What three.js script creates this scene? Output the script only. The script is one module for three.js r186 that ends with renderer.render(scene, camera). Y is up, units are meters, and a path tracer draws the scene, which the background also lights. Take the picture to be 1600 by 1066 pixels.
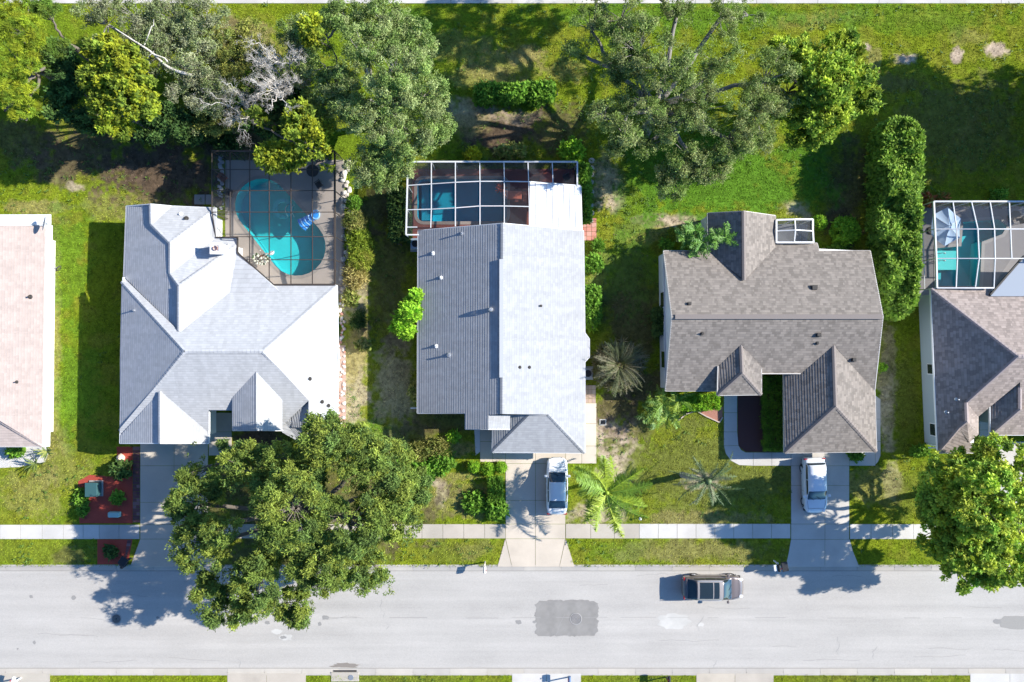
import * as THREE from 'three';
import { Sky } from 'three/addons/objects/Sky.js';
import { RoundedBoxGeometry } from 'three/addons/geometries/RoundedBoxGeometry.js';
import { mergeGeometries } from 'three/addons/utils/BufferGeometryUtils.js';

// ---------- camera, sky, sun, exposure ----------
const S = 19, H = 60, CU = 800, CV = 533;            // plan units per metre, height of the drone, plan point below it
const scene = new THREE.Scene();
const camera = new THREE.PerspectiveCamera(2 * Math.atan(CV / S / H) * 180 / Math.PI, 1600 / 1066, 0.5, 2000);
camera.position.set(0, H, 0);
camera.up.set(0, 0, -1);
camera.lookAt(0, 0, 0);
const SUN = new THREE.Vector3(0.848, 0.5, -0.175).normalize();
const sky = new Sky();
sky.name = 'sky';
sky.scale.setScalar(1500);
sky.userData = { kind: 'structure' };
const su = sky.material.uniforms;
su.sunPosition.value.copy(SUN);
su.turbidity.value = 2.2; su.rayleigh.value = 1.2; su.mieCoefficient.value = 0.004; su.mieDirectionalG.value = 0.8;
if (su.cloudCoverage) { su.cloudCoverage.value = 0.15; }
scene.add(sky);
scene.environmentIntensity = 0.205;
const sun = new THREE.DirectionalLight(new THREE.Color(1, 0.94, 0.84), 5);
sun.position.copy(SUN).multiplyScalar(150);
sun.castShadow = true;
sun.shadow.mapSize.set(4096, 4096);
Object.assign(sun.shadow.camera, { left: -75, right: 75, top: 60, bottom: -60, near: 10, far: 320 });
scene.add(sun, sun.target);
const renderer = new THREE.WebGLRenderer({ antialias: true });
renderer.toneMapping = THREE.LinearToneMapping;
renderer.toneMappingExposure = 1.98;
renderer.shadowMap.enabled = true;

// ---------- helpers ----------
const V = (x, y, z) => new THREE.Vector3(x, y, z);
const P = (u, v, h = 0) => V((u - CU) / S * (H - h) / H, h, (v - CV) / S * (H - h) / H); // survey point seen at height h
const XZ = (u, v) => [(u - CU) / S, (v - CV) / S];
let seed = 7;
const rnd = () => { seed = (seed + 0x6D2B79F5) | 0; let t = Math.imul(seed ^ (seed >>> 15), 1 | seed); t = (t + Math.imul(t ^ (t >>> 7), 61 | t)) ^ t; return ((t ^ (t >>> 14)) >>> 0) / 4294967296; };
const rr = (a, b) => a + (b - a) * rnd();
const clamp = (x, a = 0, b = 1) => Math.min(b, Math.max(a, x));
const sm = (a, b, x) => { const t = clamp((x - a) / (b - a)); return t * t * (3 - 2 * t); };
const hash = (x, y, s) => { let n = (Math.imul(x, 374761393) + Math.imul(y, 668265263) + Math.imul(s, 974634777)) | 0; n = Math.imul(n ^ (n >>> 13), 1274126177); return ((n ^ (n >>> 16)) >>> 0) / 4294967296; };
function vn(x, y, s = 0, per = 0) {
  const xi = Math.floor(x), yi = Math.floor(y), fx = x - xi, fy = y - yi, m = (a) => (per ? ((a % per) + per) % per : a);
  const ux = fx * fx * (3 - 2 * fx), uy = fy * fy * (3 - 2 * fy), x0 = m(xi), x1 = m(xi + 1), y0 = m(yi), y1 = m(yi + 1);
  const a = hash(x0, y0, s), b = hash(x1, y0, s), c = hash(x0, y1, s), d = hash(x1, y1, s);
  return a + (b - a) * ux + (c - a) * uy + (a - b - c + d) * ux * uy;
}
function fbm(x, y, s = 0, oct = 4, per = 0) { let a = 0, w = 0.5, t = 0; for (let i = 0; i < oct; i++) { a += w * vn(x, y, s + i, per); t += w; x *= 2; y *= 2; per *= 2; w *= 0.5; } return a / t; }
function dataTex(w, h, fn, srgb = false, wrap = THREE.RepeatWrapping) {
  const d = new Uint8Array(w * h * 4);
  for (let j = 0; j < h; j++) for (let i = 0; i < w; i++) {
    const c = fn(i, j), o = (j * w + i) * 4;
    for (let k = 0; k < 3; k++) { let x = clamp(c[k]); if (srgb) x = x <= 0.0031308 ? 12.92 * x : 1.055 * x ** (1 / 2.4) - 0.055; d[o + k] = Math.round(255 * x); }
    d[o + 3] = 255;
  }
  const t = new THREE.DataTexture(d, w, h);
  t.wrapS = t.wrapT = wrap; t.magFilter = THREE.LinearFilter; t.minFilter = THREE.LinearMipmapLinearFilter; t.generateMipmaps = true;
  if (srgb) t.colorSpace = THREE.SRGBColorSpace;
  t.needsUpdate = true;
  return t;
}
const grey = (f) => (i, j) => { const g = f(i, j); return [g, g, g]; };
function rep(t, metres) { const c = t.clone(); c.repeat.set(1 / metres, 1 / metres); c.needsUpdate = true; return c; }
const mat = (r, g, b, rough = 0.9, extra = {}) => { const m = new THREE.MeshStandardMaterial({ roughness: rough, side: THREE.DoubleSide, ...extra }); m.color.setRGB(r, g, b); return m; };
const phys = (r, g, b, o = {}) => { const m = new THREE.MeshPhysicalMaterial({ side: THREE.DoubleSide, ...o }); m.color.setRGB(r, g, b); return m; };

const taken = {};
function numbered(n) { if (!(n in taken)) { taken[n] = 0; return n; } taken[n]++; return n + '_' + String(taken[n]).padStart(3, '0'); }
function tag(o, label, category, group, kind) { if (label) o.userData.label = label; if (category) o.userData.category = category; if (group) o.userData.group = group; if (kind) o.userData.kind = kind; return o; }
function thing(name, label, category, pos, group) { const o = new THREE.Group(); o.name = numbered(name); o.position.copy(pos); scene.add(o); return tag(o, label, category, group); }
function worldOf(o) { const p = V(0, 0, 0); while (o && o !== scene) { p.add(o.position); o = o.parent; } return p; }
function shade(o) { o.castShadow = true; o.receiveShadow = true; return o; }
function put(name, geo, material, parent = scene, kind) {
  if (parent !== scene && !parent.userData.localAxes) { const w = worldOf(parent); if (w.lengthSq()) geo.translate(-w.x, -w.y, -w.z); }
  const m = shade(new THREE.Mesh(geo, material));
  m.name = parent === scene ? numbered(name) : name;
  if (kind) m.userData.kind = kind;
  parent.add(m);
  return m;
}
class MB {                                            // collects faces into one flat-shaded mesh, uv in metres
  constructor() { this.p = []; this.uv = []; }
  tri(a, b, c, ua, ub, uc) {
    this.p.push(a.x, a.y, a.z, b.x, b.y, b.z, c.x, c.y, c.z);
    if (ua) this.uv.push(...ua, ...ub, ...uc);
    else {
      const n = b.clone().sub(a).cross(c.clone().sub(a)), ax = Math.abs(n.x), ay = Math.abs(n.y), az = Math.abs(n.z);
      const f = ay >= ax && ay >= az ? (q) => [q.x, q.z] : ax >= az ? (q) => [q.z, q.y] : (q) => [q.x, q.y];
      this.uv.push(...f(a), ...f(b), ...f(c));
    }
    return this;
  }
  quad(a, b, c, d) { this.tri(a, b, c); return this.tri(a, c, d); }
  fan(pts) { for (let i = 1; i < pts.length - 1; i++) this.tri(pts[0], pts[i], pts[i + 1]); return this; }
  hex(b, t) {                                        // two rings of points
    const n = b.length;
    this.fan([...b].reverse()); this.fan(t);
    for (let i = 0; i < n; i++) this.quad(b[i], b[(i + 1) % n], t[(i + 1) % n], t[i]);
    return this;
  }
  box(x0, x1, y0, y1, z0, z1) { return this.hex([V(x0, y0, z0), V(x0, y0, z1), V(x1, y0, z1), V(x1, y0, z0)], [V(x0, y1, z0), V(x0, y1, z1), V(x1, y1, z1), V(x1, y1, z0)]); }
  bar(a, b, w, h = w) {                              // rectangular bar from a to b
    const d = b.clone().sub(a).normalize(), up = Math.abs(d.y) > 0.95 ? V(1, 0, 0) : V(0, 1, 0), s = d.clone().cross(up).normalize(), t = s.clone().cross(d).normalize();
    const r = (o) => [[-1, -1], [1, -1], [1, 1], [-1, 1]].map(([i, j]) => o.clone().addScaledVector(s, i * w / 2).addScaledVector(t, j * h / 2));
    return this.hex(r(a), r(b));
  }
  prism(poly, y0, y1) {                              // poly: [[x, z], ...]
    const c = poly.map(([x, z]) => new THREE.Vector2(x, z)), tris = THREE.ShapeUtils.triangulateShape(c, []);
    for (const [i, j, k] of tris) this.tri(V(...[poly[i][0], y1, poly[i][1]]), V(poly[k][0], y1, poly[k][1]), V(poly[j][0], y1, poly[j][1]));
    for (let i = 0; i < poly.length; i++) { const a = poly[i], b = poly[(i + 1) % poly.length]; this.quad(V(a[0], y0, a[1]), V(b[0], y0, b[1]), V(b[0], y1, b[1]), V(a[0], y1, a[1])); }
    return this;
  }
  geo() {
    const g = new THREE.BufferGeometry();
    g.setAttribute('position', new THREE.Float32BufferAttribute(this.p, 3)); g.setAttribute('uv', new THREE.Float32BufferAttribute(this.uv, 2));
    g.computeVertexNormals();
    return g;
  }
  build(name, material, parent, kind) { return put(name, this.geo(), material, parent, kind); }
}
function tube(path, r0, r1, sides = 6) {              // tapered tube through points
  const n = path.length, p = [], idx = [], uv = [];
  let L = 0;
  for (let i = 0; i < n; i++) {
    const d = path[Math.min(i + 1, n - 1)].clone().sub(path[Math.max(i - 1, 0)]).normalize(), up = Math.abs(d.y) > 0.9 ? V(1, 0, 0) : V(0, 1, 0), s = d.clone().cross(up).normalize(), t = s.clone().cross(d), r = r0 + (r1 - r0) * i / (n - 1);
    if (i) L += path[i].distanceTo(path[i - 1]);
    for (let k = 0; k <= sides; k++) { const a = k / sides * Math.PI * 2, q = path[i].clone().addScaledVector(s, Math.cos(a) * r).addScaledVector(t, Math.sin(a) * r); p.push(q.x, q.y, q.z); uv.push(k / sides * 6.28 * r, L); }
  }
  for (let i = 0; i < n - 1; i++) for (let k = 0; k < sides; k++) { const a = i * (sides + 1) + k, b = a + sides + 1; idx.push(a, b, a + 1, a + 1, b, b + 1); }
  const g = new THREE.BufferGeometry();
  g.setAttribute('position', new THREE.Float32BufferAttribute(p, 3)); g.setAttribute('uv', new THREE.Float32BufferAttribute(uv, 2)); g.setIndex(idx); g.computeVertexNormals();
  return g;
}
const cyl = (r0, r1, h, x, y, z, n = 12) => new THREE.CylinderGeometry(r0, r1, h, n).translate(x, y, z);
const rbox = (w, h, d, r, x, y, z, ry = 0) => { const g = new RoundedBoxGeometry(w, h, d, 2, r); if (ry) g.rotateY(ry); return g.translate(x, y, z); };
const inPoly = (x, y, poly) => { let c = false; for (let i = 0, j = poly.length - 1; i < poly.length; j = i++) { const [a, b] = poly[i], [d, e] = poly[j]; if ((b > y) !== (e > y) && x < (d - a) * (y - b) / (e - b) + a) c = !c; } return c; };
function sheet(poly, y, holes = []) {                 // flat sheet with holes, uv = x, z in metres
  const s = new THREE.Shape(poly.map(([x, z]) => new THREE.Vector2(x, -z)));
  for (const h of holes) s.holes.push(new THREE.Path(h.map(([x, z]) => new THREE.Vector2(x, -z))));
  const g = new THREE.ShapeGeometry(s).rotateX(-Math.PI / 2).translate(0, y, 0), p = g.attributes.position, uv = g.attributes.uv;
  for (let i = 0; i < p.count; i++) uv.setXY(i, p.getX(i), p.getZ(i));
  return g;
}
const rectUV = (u0, v0, u1, v1) => [XZ(u0, v0), XZ(u1, v0), XZ(u1, v1), XZ(u0, v1)];
const polyUV = (...q) => q.map(([u, v]) => XZ(u, v));

// ---------- textures and materials ----------
const T = {};
T.fine = dataTex(512, 512, grey((i, j) => 0.74 + 0.26 * (0.55 * fbm(i / 8, j / 8, 3, 4, 64) + 0.45 * hash(i, j, 5))));
T.mottle = dataTex(512, 512, grey((i, j) => 0.62 + 0.3 * fbm(i / 128, j / 128, 11, 6, 4) + 0.1 * hash(i, j, 12) + 0.06 * (hash(i >> 1, j >> 1, 13) - 0.5)));
T.asphalt = dataTex(2048, 512, grey((i, j) => {       // long streaks along the street, aggregate grain
  const st = fbm(i / 200, j / 16, 21, 5), bl = fbm(i / 60, j / 60, 26, 5);
  const y = j / 512, lane = 0.045 * (Math.exp(-(((y - 0.2) / 0.06) ** 2)) + Math.exp(-(((y - 0.38) / 0.05) ** 2)) + Math.exp(-(((y - 0.64) / 0.05) ** 2)) + Math.exp(-(((y - 0.83) / 0.06) ** 2)));
  return 0.66 + 0.15 * st + 0.15 * bl + 0.18 * hash(i, j, 27) - 0.05 - lane * (0.5 + st);
}));
function shingleTex(lo, seedN, vary) {                // 32 courses of 0.2 m, tabs of uneven length
  const N = 512, row = 16, tone = [];
  for (let r = 0; r < 32; r++) { const a = new Float32Array(N); let i = 0; const s0 = Math.floor(hash(r, 0, seedN) * 24); let k = 0; while (i < N) { const w = vary ? 8 + Math.floor(hash(r, k, seedN + 1) * 26) : 24, g = lo + (1 - lo) * hash(r, k, seedN + 2); for (let q = 0; q < w && i < N; q++, i++) a[(i + s0) % N] = g; k++; } tone.push(a); }
  return dataTex(N, N, (i, j) => { const r = j >> 4, f = (j & 15) / row, g = tone[r][i] * (0.9 + 0.1 * hash(i >> 1, j >> 1, 33)) * (f < 0.12 ? 0.8 : 1) * (0.89 + 0.16 * fbm(i / 32, j / 170, seedN + 5, 4, 0)); return [g, g, g]; });  // dark band at the foot of each course is a painted shadow line
}
T.tab = rep(shingleTex(0.86, 41, false), 6.4);
T.lam = rep(shingleTex(0.62, 51, true), 6.4);
T.bark = dataTex(256, 256, grey((i, j) => 0.5 + 0.5 * fbm(i / 10, j / 40, 61, 4, 0)));
const M = {
  conc: (r, g, b) => mat(r, g, b, 0.95, { map: rep(T.mottle, 5.3) }),
  white: mat(0.78, 0.78, 0.77, 0.6), trim: mat(0.74, 0.75, 0.75, 0.55), bronze: mat(0.075, 0.06, 0.05, 0.5, { metalness: 0.3 }),
  glass: phys(0.02, 0.03, 0.035, { roughness: 0.06, clearcoat: 1, clearcoatRoughness: 0.03 }), black: mat(0.02, 0.02, 0.022, 0.5), dark: mat(0.05, 0.045, 0.04, 0.8), metal: mat(0.55, 0.56, 0.57, 0.4, { metalness: 0.7 }),
  bark: mat(0.2, 0.17, 0.14, 0.95, { map: T.bark, bumpMap: T.bark, bumpScale: 0.03 }), paleBark: mat(0.43, 0.4, 0.36, 0.95, { map: T.bark, bumpMap: T.bark, bumpScale: 0.02 }),
  mulch: mat(0.42, 0.068, 0.045, 1, { map: rep(T.fine, 1.1), bumpMap: rep(T.fine, 0.7), bumpScale: 0.08 }),
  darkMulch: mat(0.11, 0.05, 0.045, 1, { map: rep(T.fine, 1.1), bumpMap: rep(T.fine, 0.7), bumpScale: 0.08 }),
  sand: mat(0.5, 0.43, 0.35, 1, { map: rep(T.fine, 1.6) }), rock: mat(0.62, 0.58, 0.53, 0.9, { map: rep(T.fine, 0.9) }),
  };
M.leafSoft = phys(1, 1, 1, { roughness: 0.85, transmission: 0.38, thickness: 0, specularIntensity: 0.2 });
M.cage = mat(0.6, 0.61, 0.62, 0.5);
M.blade = phys(1, 1, 1, { roughness: 0.95, specularIntensity: 0.1 });

// ---------- ground: colour by place, the same function feeds the soil map and the grass blades ----------
// patches: u, v, radius u, radius v, kind, strength (s bare sandy soil, d dry straw grass, b brown leaf litter and one painted shadow strip, g lush, o olive)
const patches = [
  [250, 275, 95, 55, 'b', 1], [330, 210, 90, 45, 'b', 0.9], [110, 260, 70, 35, 'b', 0.45], [120, 230, 70, 60, 'b', 0.8], [40, 225, 60, 35, 'b', 0.6], [190, 320, 60, 22, 'd', 0.4], [118, 292, 14, 9, 's', 0.7], [60, 325, 60, 12, 'd', 0.7], [95, 345, 25, 9, 'd', 0.4],
  [87, 500, 9, 190, 'd', 0.55], [70, 690, 35, 35, 'd', 0.6], [45, 770, 60, 45, 'd', 0.45], [100, 735, 55, 40, 'd', 0.35], [130, 620, 40, 90, 'g', 0.5], [105, 400, 35, 90, 'g', 0.6],
  [558, 480, 24, 60, 's', 0.65], [555, 600, 26, 80, 's', 0.7], [556, 545, 24, 60, 'd', 0.9], [615, 600, 36, 100, 's', 0.55], [610, 440, 40, 130, 'b', 0.55], [600, 320, 45, 60, 'b', 0.7], [590, 680, 55, 22, 'g', 0.8], [640, 680, 60, 20, 'b', 0.5], [700, 660, 70, 24, 'b', 0.6],
  [780, 205, 75, 40, 'b', 1], [745, 175, 45, 22, 's', 0.6], [810, 185, 45, 14, 's', 0.5], [735, 195, 45, 18, 'd', 0.7], [870, 205, 60, 40, 'b', 0.7], [820, 85, 40, 20, 'd', 0.8], [790, 100, 70, 30, 'd', 0.5], [720, 75, 60, 24, 'd', 0.4], [750, 120, 60, 20, 'd', 0.5], [880, 110, 40, 20, 'd', 0.5],
  [950, 290, 30, 45, 's', 0.6], [955, 320, 26, 16, 's', 0.8], [935, 410, 20, 50, 'd', 0.5], [1045, 345, 60, 12, 's', 0.9], [1000, 365, 45, 26, 'd', 0.6], [985, 480, 50, 90, 'b', 0.7], [965, 690, 38, 46, 's', 1.0], [960, 640, 40, 26, 'b', 0.8], [990, 670, 45, 24, 'b', 0.6], [965, 740, 30, 30, 's', 0.8], [945, 800, 45, 24, 's', 0.75], [915, 800, 32, 18, 's', 0.7], [1000, 600, 40, 30, 'b', 0.8],
  [1240, 325, 28, 16, 's', 0.75], [1262, 345, 20, 18, 's', 0.6], [1330, 290, 50, 80, 'b', 0.7], [1310, 350, 45, 30, 'b', 0.8],
  [1413, 93, 20, 12, 's', 1.2], [1495, 87, 14, 12, 's', 1.0], [1558, 80, 20, 14, 's', 1.2], [1350, 74, 14, 11, 's', 1.1], [1365, 95, 14, 26, 'd', 0.6], [1515, 55, 40, 18, 'd', 0.4], [1500, 200, 100, 80, 'b', 0.45], [1250, 35, 60, 16, 'd', 0.35], [1300, 25, 60, 12, 'd', 0.3], [1400, 130, 60, 20, 'b', 0.5],
  [1388, 610, 14, 90, 's', 0.7], [1385, 560, 14, 60, 'd', 0.7], [1370, 760, 45, 30, 'd', 0.6], [1395, 745, 16, 30, 's', 0.45], [1420, 770, 60, 40, 'o', 0.5], [1415, 620, 25, 80, 'o', 0.6],
  [1110, 740, 140, 90, 'o', 1], [1100, 810, 130, 12, 'd', 0.6], [1095, 864, 140, 20, 'o', 0.9], [1060, 862, 130, 20, 'd', 0.45], [960, 860, 60, 18, 'g', 0.3], [1098, 752, 26, 14, 's', 0.7],
  [670, 755, 26, 9, 's', 0.9], [690, 700, 46, 20, 'd', 0.9], [700, 775, 60, 30, 'd', 0.5], [690, 775, 10, 20, 's', 0.5], [740, 790, 40, 22, 'd', 0.5], [660, 720, 30, 18, 'b', 0.7], [720, 745, 36, 8, 'd', 0.6], [700, 862, 70, 20, 'o', 0.5], [740, 858, 40, 16, 'd', 0.35],
  [380, 65, 60, 40, 'd', 0.9], [350, 50, 40, 30, 'b', 0.4], [620, 30, 40, 22, 'g', 0.8], [1050, 25, 260, 26, 'g', 0.7], [1150, 280, 170, 75, 'g', 0.95], [985, 420, 60, 60, 'g', 0.5], [1020, 250, 60, 60, 'g', 0.7], [990, 330, 40, 60, 'g', 0.6], [1450, 30, 160, 26, 'g', 0.5],
  [60, 862, 160, 18, 'o', 0.3], [110, 870, 30, 14, 'b', 0.5], [640, 1060, 120, 10, 'o', 0.5], [1000, 1060, 80, 10, 'o', 0.3], [1360, 1060, 140, 10, 'o', 0.6], [480, 800, 190, 100, 'b', 0.7], [405, 690, 60, 26, 'b', 1],  // last patch paints the house shadow along the white house front
];
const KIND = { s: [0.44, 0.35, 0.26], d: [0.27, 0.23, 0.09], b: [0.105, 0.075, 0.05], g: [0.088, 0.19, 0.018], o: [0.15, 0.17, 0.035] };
function groundAt(x, z) {
  const u = CU + x * S, v = CV + z * S;
  const n1 = fbm(x / 5, z / 5, 71, 3), n2 = fbm(x * 0.9, z * 0.9, 75, 3), n3 = vn(x * 4.2, z * 4.2, 79);
  let c = [0.145 + 0.09 * (n1 - 0.4), 0.208 + 0.04 * (n1 - 0.5), 0.014];
  const t = sm(0.5, 0.72, n2) * 0.5; c = [c[0] + (0.2 - c[0]) * t, c[1] + (0.2 - c[1]) * t, c[2] + (0.03 - c[2]) * t];
  let grass = 1;
  const wob = (n2 - 0.5) * 1.3 + (n3 - 0.5) * 0.45;
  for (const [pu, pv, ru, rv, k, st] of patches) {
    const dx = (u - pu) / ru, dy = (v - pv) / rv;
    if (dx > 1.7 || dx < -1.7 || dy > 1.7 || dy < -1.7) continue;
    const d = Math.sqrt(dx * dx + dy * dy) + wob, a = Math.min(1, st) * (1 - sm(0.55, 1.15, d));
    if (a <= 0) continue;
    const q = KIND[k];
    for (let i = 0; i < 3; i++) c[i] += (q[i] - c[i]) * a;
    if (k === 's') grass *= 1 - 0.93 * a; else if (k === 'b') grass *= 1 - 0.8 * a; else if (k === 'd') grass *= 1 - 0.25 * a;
  }
  return { c, grass };
}
const GX = 46, GZ = 31;
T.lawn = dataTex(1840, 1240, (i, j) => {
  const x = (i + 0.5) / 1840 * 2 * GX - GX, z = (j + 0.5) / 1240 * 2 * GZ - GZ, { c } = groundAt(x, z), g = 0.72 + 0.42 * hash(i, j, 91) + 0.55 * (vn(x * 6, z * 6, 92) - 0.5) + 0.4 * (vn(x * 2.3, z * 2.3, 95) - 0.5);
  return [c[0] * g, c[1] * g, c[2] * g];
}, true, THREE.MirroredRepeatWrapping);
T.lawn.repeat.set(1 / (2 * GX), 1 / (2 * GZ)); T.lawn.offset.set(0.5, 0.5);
M.lawn = phys(1, 1, 1, { roughness: 1, specularIntensity: 0.1, map: T.lawn });

// ---------- setting: lawns, street, kerbs, pavement, drives ----------
function inset(poly, d) {                             // shrink a polygon of [x, z] by d
  let A = 0; const n = poly.length;
  for (let i = 0; i < n; i++) { const a = poly[i], b = poly[(i + 1) % n]; A += a[0] * b[1] - b[0] * a[1]; }
  const s = Math.sign(A) || 1, out = [];
  for (let i = 0; i < n; i++) {
    const a = poly[(i + n - 1) % n], b = poly[i], c = poly[(i + 1) % n];
    const e = [b[0] - a[0], b[1] - a[1]], f = [c[0] - b[0], c[1] - b[1]], le = Math.hypot(...e) || 1, lf = Math.hypot(...f) || 1;
    const n1 = [-e[1] / le * s, e[0] / le * s], n2 = [-f[1] / lf * s, f[0] / lf * s], k = 1 + n1[0] * n2[0] + n1[1] * n2[1];
    const q = d / Math.max(0.3, k);
    out.push([b[0] + (n1[0] + n2[0]) * q, b[1] + (n1[1] + n2[1]) * q]);
  }
  return out;
}
const EX = [];                                        // where no grass grows
const rounded = (u0, v0, u1, v1, r) => { const o = []; for (const [cx, cy, a0] of [[u1 - r, v0 + r, -90], [u1 - r, v1 - r, 0], [u0 + r, v1 - r, 90], [u0 + r, v0 + r, 180]]) for (let k = 0; k <= 5; k++) { const a = (a0 + k * 18) * Math.PI / 180; o.push([cx + r * Math.cos(a), cy + r * Math.sin(a)]); } return o; };
const capsule = (u0, v0, r0, u1, v1, r1) => { const o = [], t = Math.atan2(v1 - v0, u1 - u0); for (let k = 0; k <= 12; k++) { const a = t + Math.PI / 2 + k / 12 * Math.PI; o.push([u0 + r0 * Math.cos(a), v0 + r0 * Math.sin(a)]); } for (let k = 0; k <= 12; k++) { const a = t - Math.PI / 2 + k / 12 * Math.PI; o.push([u1 + r1 * Math.cos(a), v1 + r1 * Math.sin(a)]); } return o; };
const poolB = polyUV(...capsule(409, 321, 42, 464, 386, 45)), poolC = polyUV(...rounded(652, 280, 792, 346, 10)), poolE = polyUV([1464, 447], [1464, 388], [1502, 385], [1505, 347], [1560, 343], [1574, 353], [1566, 366], [1534, 378], [1531, 447]);
const big = 700, zN = 18.45, zS = 27.45;
function structure(name, geo, m) { const o = put(name, geo, m); o.userData.kind = 'structure'; return o; }
structure('lawn', sheet([[-big, -big], [big, -big], [big, zN], [-big, zN]], 0, [poolB, poolC, poolE].map((p) => inset(p, -0.12))), M.lawn);
structure('lawn', sheet([[-big, zS], [big, zS], [big, big], [-big, big]], 0), M.lawn);
const roadTex = T.asphalt.clone(); roadTex.repeat.set(1 / 104, 1 / 9.2); roadTex.offset.set(0.5, 0); roadTex.wrapS = THREE.MirroredRepeatWrapping; roadTex.needsUpdate = true;
const road = structure('street', sheet([[-big, zN - 0.1], [big, zN - 0.1], [big, zS + 0.1], [-big, zS + 0.1]], -0.112), mat(0.5, 0.472, 0.435, 0.95, { map: roadTex, bumpMap: rep(T.fine, 0.9), bumpScale: 0.012 }));
// wear of the street: repair patches, pale stains, oil spots, the seam along the crown
function blob(u, v, ru, rv, n = 22, rough = 0.12, pw = 2) { const o = []; for (let k = 0; k < n; k++) { const a = k / n * 6.2832, c = Math.cos(a), s = Math.sin(a), q = (1 + rr(-rough, rough)) / (Math.abs(c) ** pw + Math.abs(s) ** pw) ** (1 / pw); o.push(XZ(u + ru * q * c, v + rv * q * s)); } return o; }
put('repair_patch', sheet(blob(885.5, 967, 49, 28, 90, 0.045, 9), -0.107), mat(0.31, 0.295, 0.275, 0.95, { map: rep(T.mottle, 1.7), bumpMap: rep(T.fine, 1.1), bumpScale: 0.02 }), road);
put('repair_patch', sheet(blob(1590, 974, 26, 10, 20, 0.1, 4), -0.107), mat(0.33, 0.315, 0.29, 0.95, { map: rep(T.fine, 2.4) }), road);
const stain = mat(0.6, 0.58, 0.54, 0.95, { map: rep(T.mottle, 3) }), spot = mat(0.3, 0.29, 0.275, 0.95, { map: rep(T.fine, 1.7) }), seam = mat(0.3, 0.29, 0.275, 0.95);
for (const [u, v, a, b] of [[1055, 971, 26, 12], [446, 997, 10, 5], [432, 988, 8, 4], [1096, 977, 5, 3]]) put('pale_stain', sheet(blob(u, v, a, b, 28, 0.22), -0.1085 + u * 1e-6), stain, road);
for (const [u, v, a, b] of [[367, 976, 7, 4], [390, 974, 5, 3], [508, 966, 6, 3.5], [499, 976, 3, 3], [417, 974, 4, 3], [47, 933, 3, 2.5], [114, 935, 3.5, 3.5], [245, 966, 2.5, 2], [442, 997, 5, 2.5], [810, 973, 5, 3.5], [835, 973, 3, 2], [1560, 972, 6, 4], [52, 1005, 2.5, 3], [26, 1015, 1.5, 1.5]]) put('oil_spot', sheet(blob(u, v, a, b, 16, 0.22), -0.1055 + u * 2e-7), spot, road);
{ const m = new MB(); let u = -40; while (u < 1640) { const w = rr(8, 60), th = rr(0.2, 0.5), v = 966.3 + rr(-0.5, 0.5); if (u > 330) { const [x0, z0] = XZ(u, v - th), [x1, z1] = XZ(u + w, v + th); m.quad(V(x0, -0.1045, z0), V(x0, -0.1045, z1), V(x1, -0.1045, z1), V(x1, -0.1045, z0)); } u += w + rr(2, 50) * (u > 1000 || u < 700 ? 1.4 : 0.6); }
  for (let k = 0; k < 26; k++) { let p = [rr(-30, 1640), rr(900, 1040)]; const horiz = rnd() < 0.65, n = 4 + Math.floor(rr(0, 5)); for (let q = 0; q < n; q++) { const e = [p[0] + (horiz ? rr(6, 16) : rr(-5, 5)), p[1] + (horiz ? rr(-2, 2) : rr(3, 8))], [x0, z0] = XZ(...p), [x1, z1] = XZ(...e), w = 0.015; m.quad(V(x0, -0.1042, z0 - w), V(x0 + w, -0.1042, z0 + w), V(x1 + w, -0.1042, z1 + w), V(x1, -0.1042, z1 - w)); p = e; } }
  m.build('crack', seam, road, 'stuff'); }
// kerbs with gutters, cast in lengths of about 3 m
for (const [z, v] of [[zN + 0.49, 0], [zS - 0.49, 1]]) put('gutter_joint', sheet([[-60, z - 0.025], [60, z - 0.025], [60, z + 0.025], [-60, z + 0.025]], -0.093), mat(0.26, 0.25, 0.23, 0.95), road);
const concs = [M.conc(0.528, 0.484, 0.422), M.conc(0.563, 0.519, 0.458), M.conc(0.484, 0.449, 0.405), M.conc(0.51, 0.475, 0.431)];
for (const [z0, dir] of [[zN - 0.03, 1], [zS + 0.03, -1]]) {
  const kerb = new THREE.Group(); kerb.name = numbered('kerb'); kerb.userData.kind = 'structure'; scene.add(kerb);
  for (let x = -60; x < 60; x += 3.05) {
    const m = new MB(), cs = [[-0.02, -0.2], [-0.02, 0.012], [0.13, 0.01], [0.2, -0.05], [0.5, -0.095], [0.52, -0.2]].map(([d, y]) => [z0 + dir * d, y]);
    m.hex(cs.map(([z, y]) => V(x, y, z)), cs.map(([z, y]) => V(x + 3.035, y, z)));
    m.build('kerb_stone', concs[Math.floor(hash(Math.round(x * 10), dir, 3) * 4)], kerb);
  }
}
function slabs(parent, polys, y, mats, gap = 0.014, name = 'slab') {
  polys.forEach((p, i) => { const q = inset(polyUV(...p), gap), yy = Array.isArray(y) ? y : [y, y]; const m = new MB(); m.prism(q, -0.1, yy[0] + (i % 3) * 0.002); const o = m.build(name, mats[Math.floor(rnd() * mats.length)], parent); });
}
function pave(name) { const g = new THREE.Group(); g.name = numbered(name); g.userData.kind = 'structure'; scene.add(g); return g; }
const row = (us, v0, v1) => us.slice(1).map((u, i) => [[us[i], v0], [u, v0], [u, v1], [us[i], v1]]);
const lin = (a, b, n) => Array.from({ length: n + 1 }, (_, i) => a + (b - a) * i / n);
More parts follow.
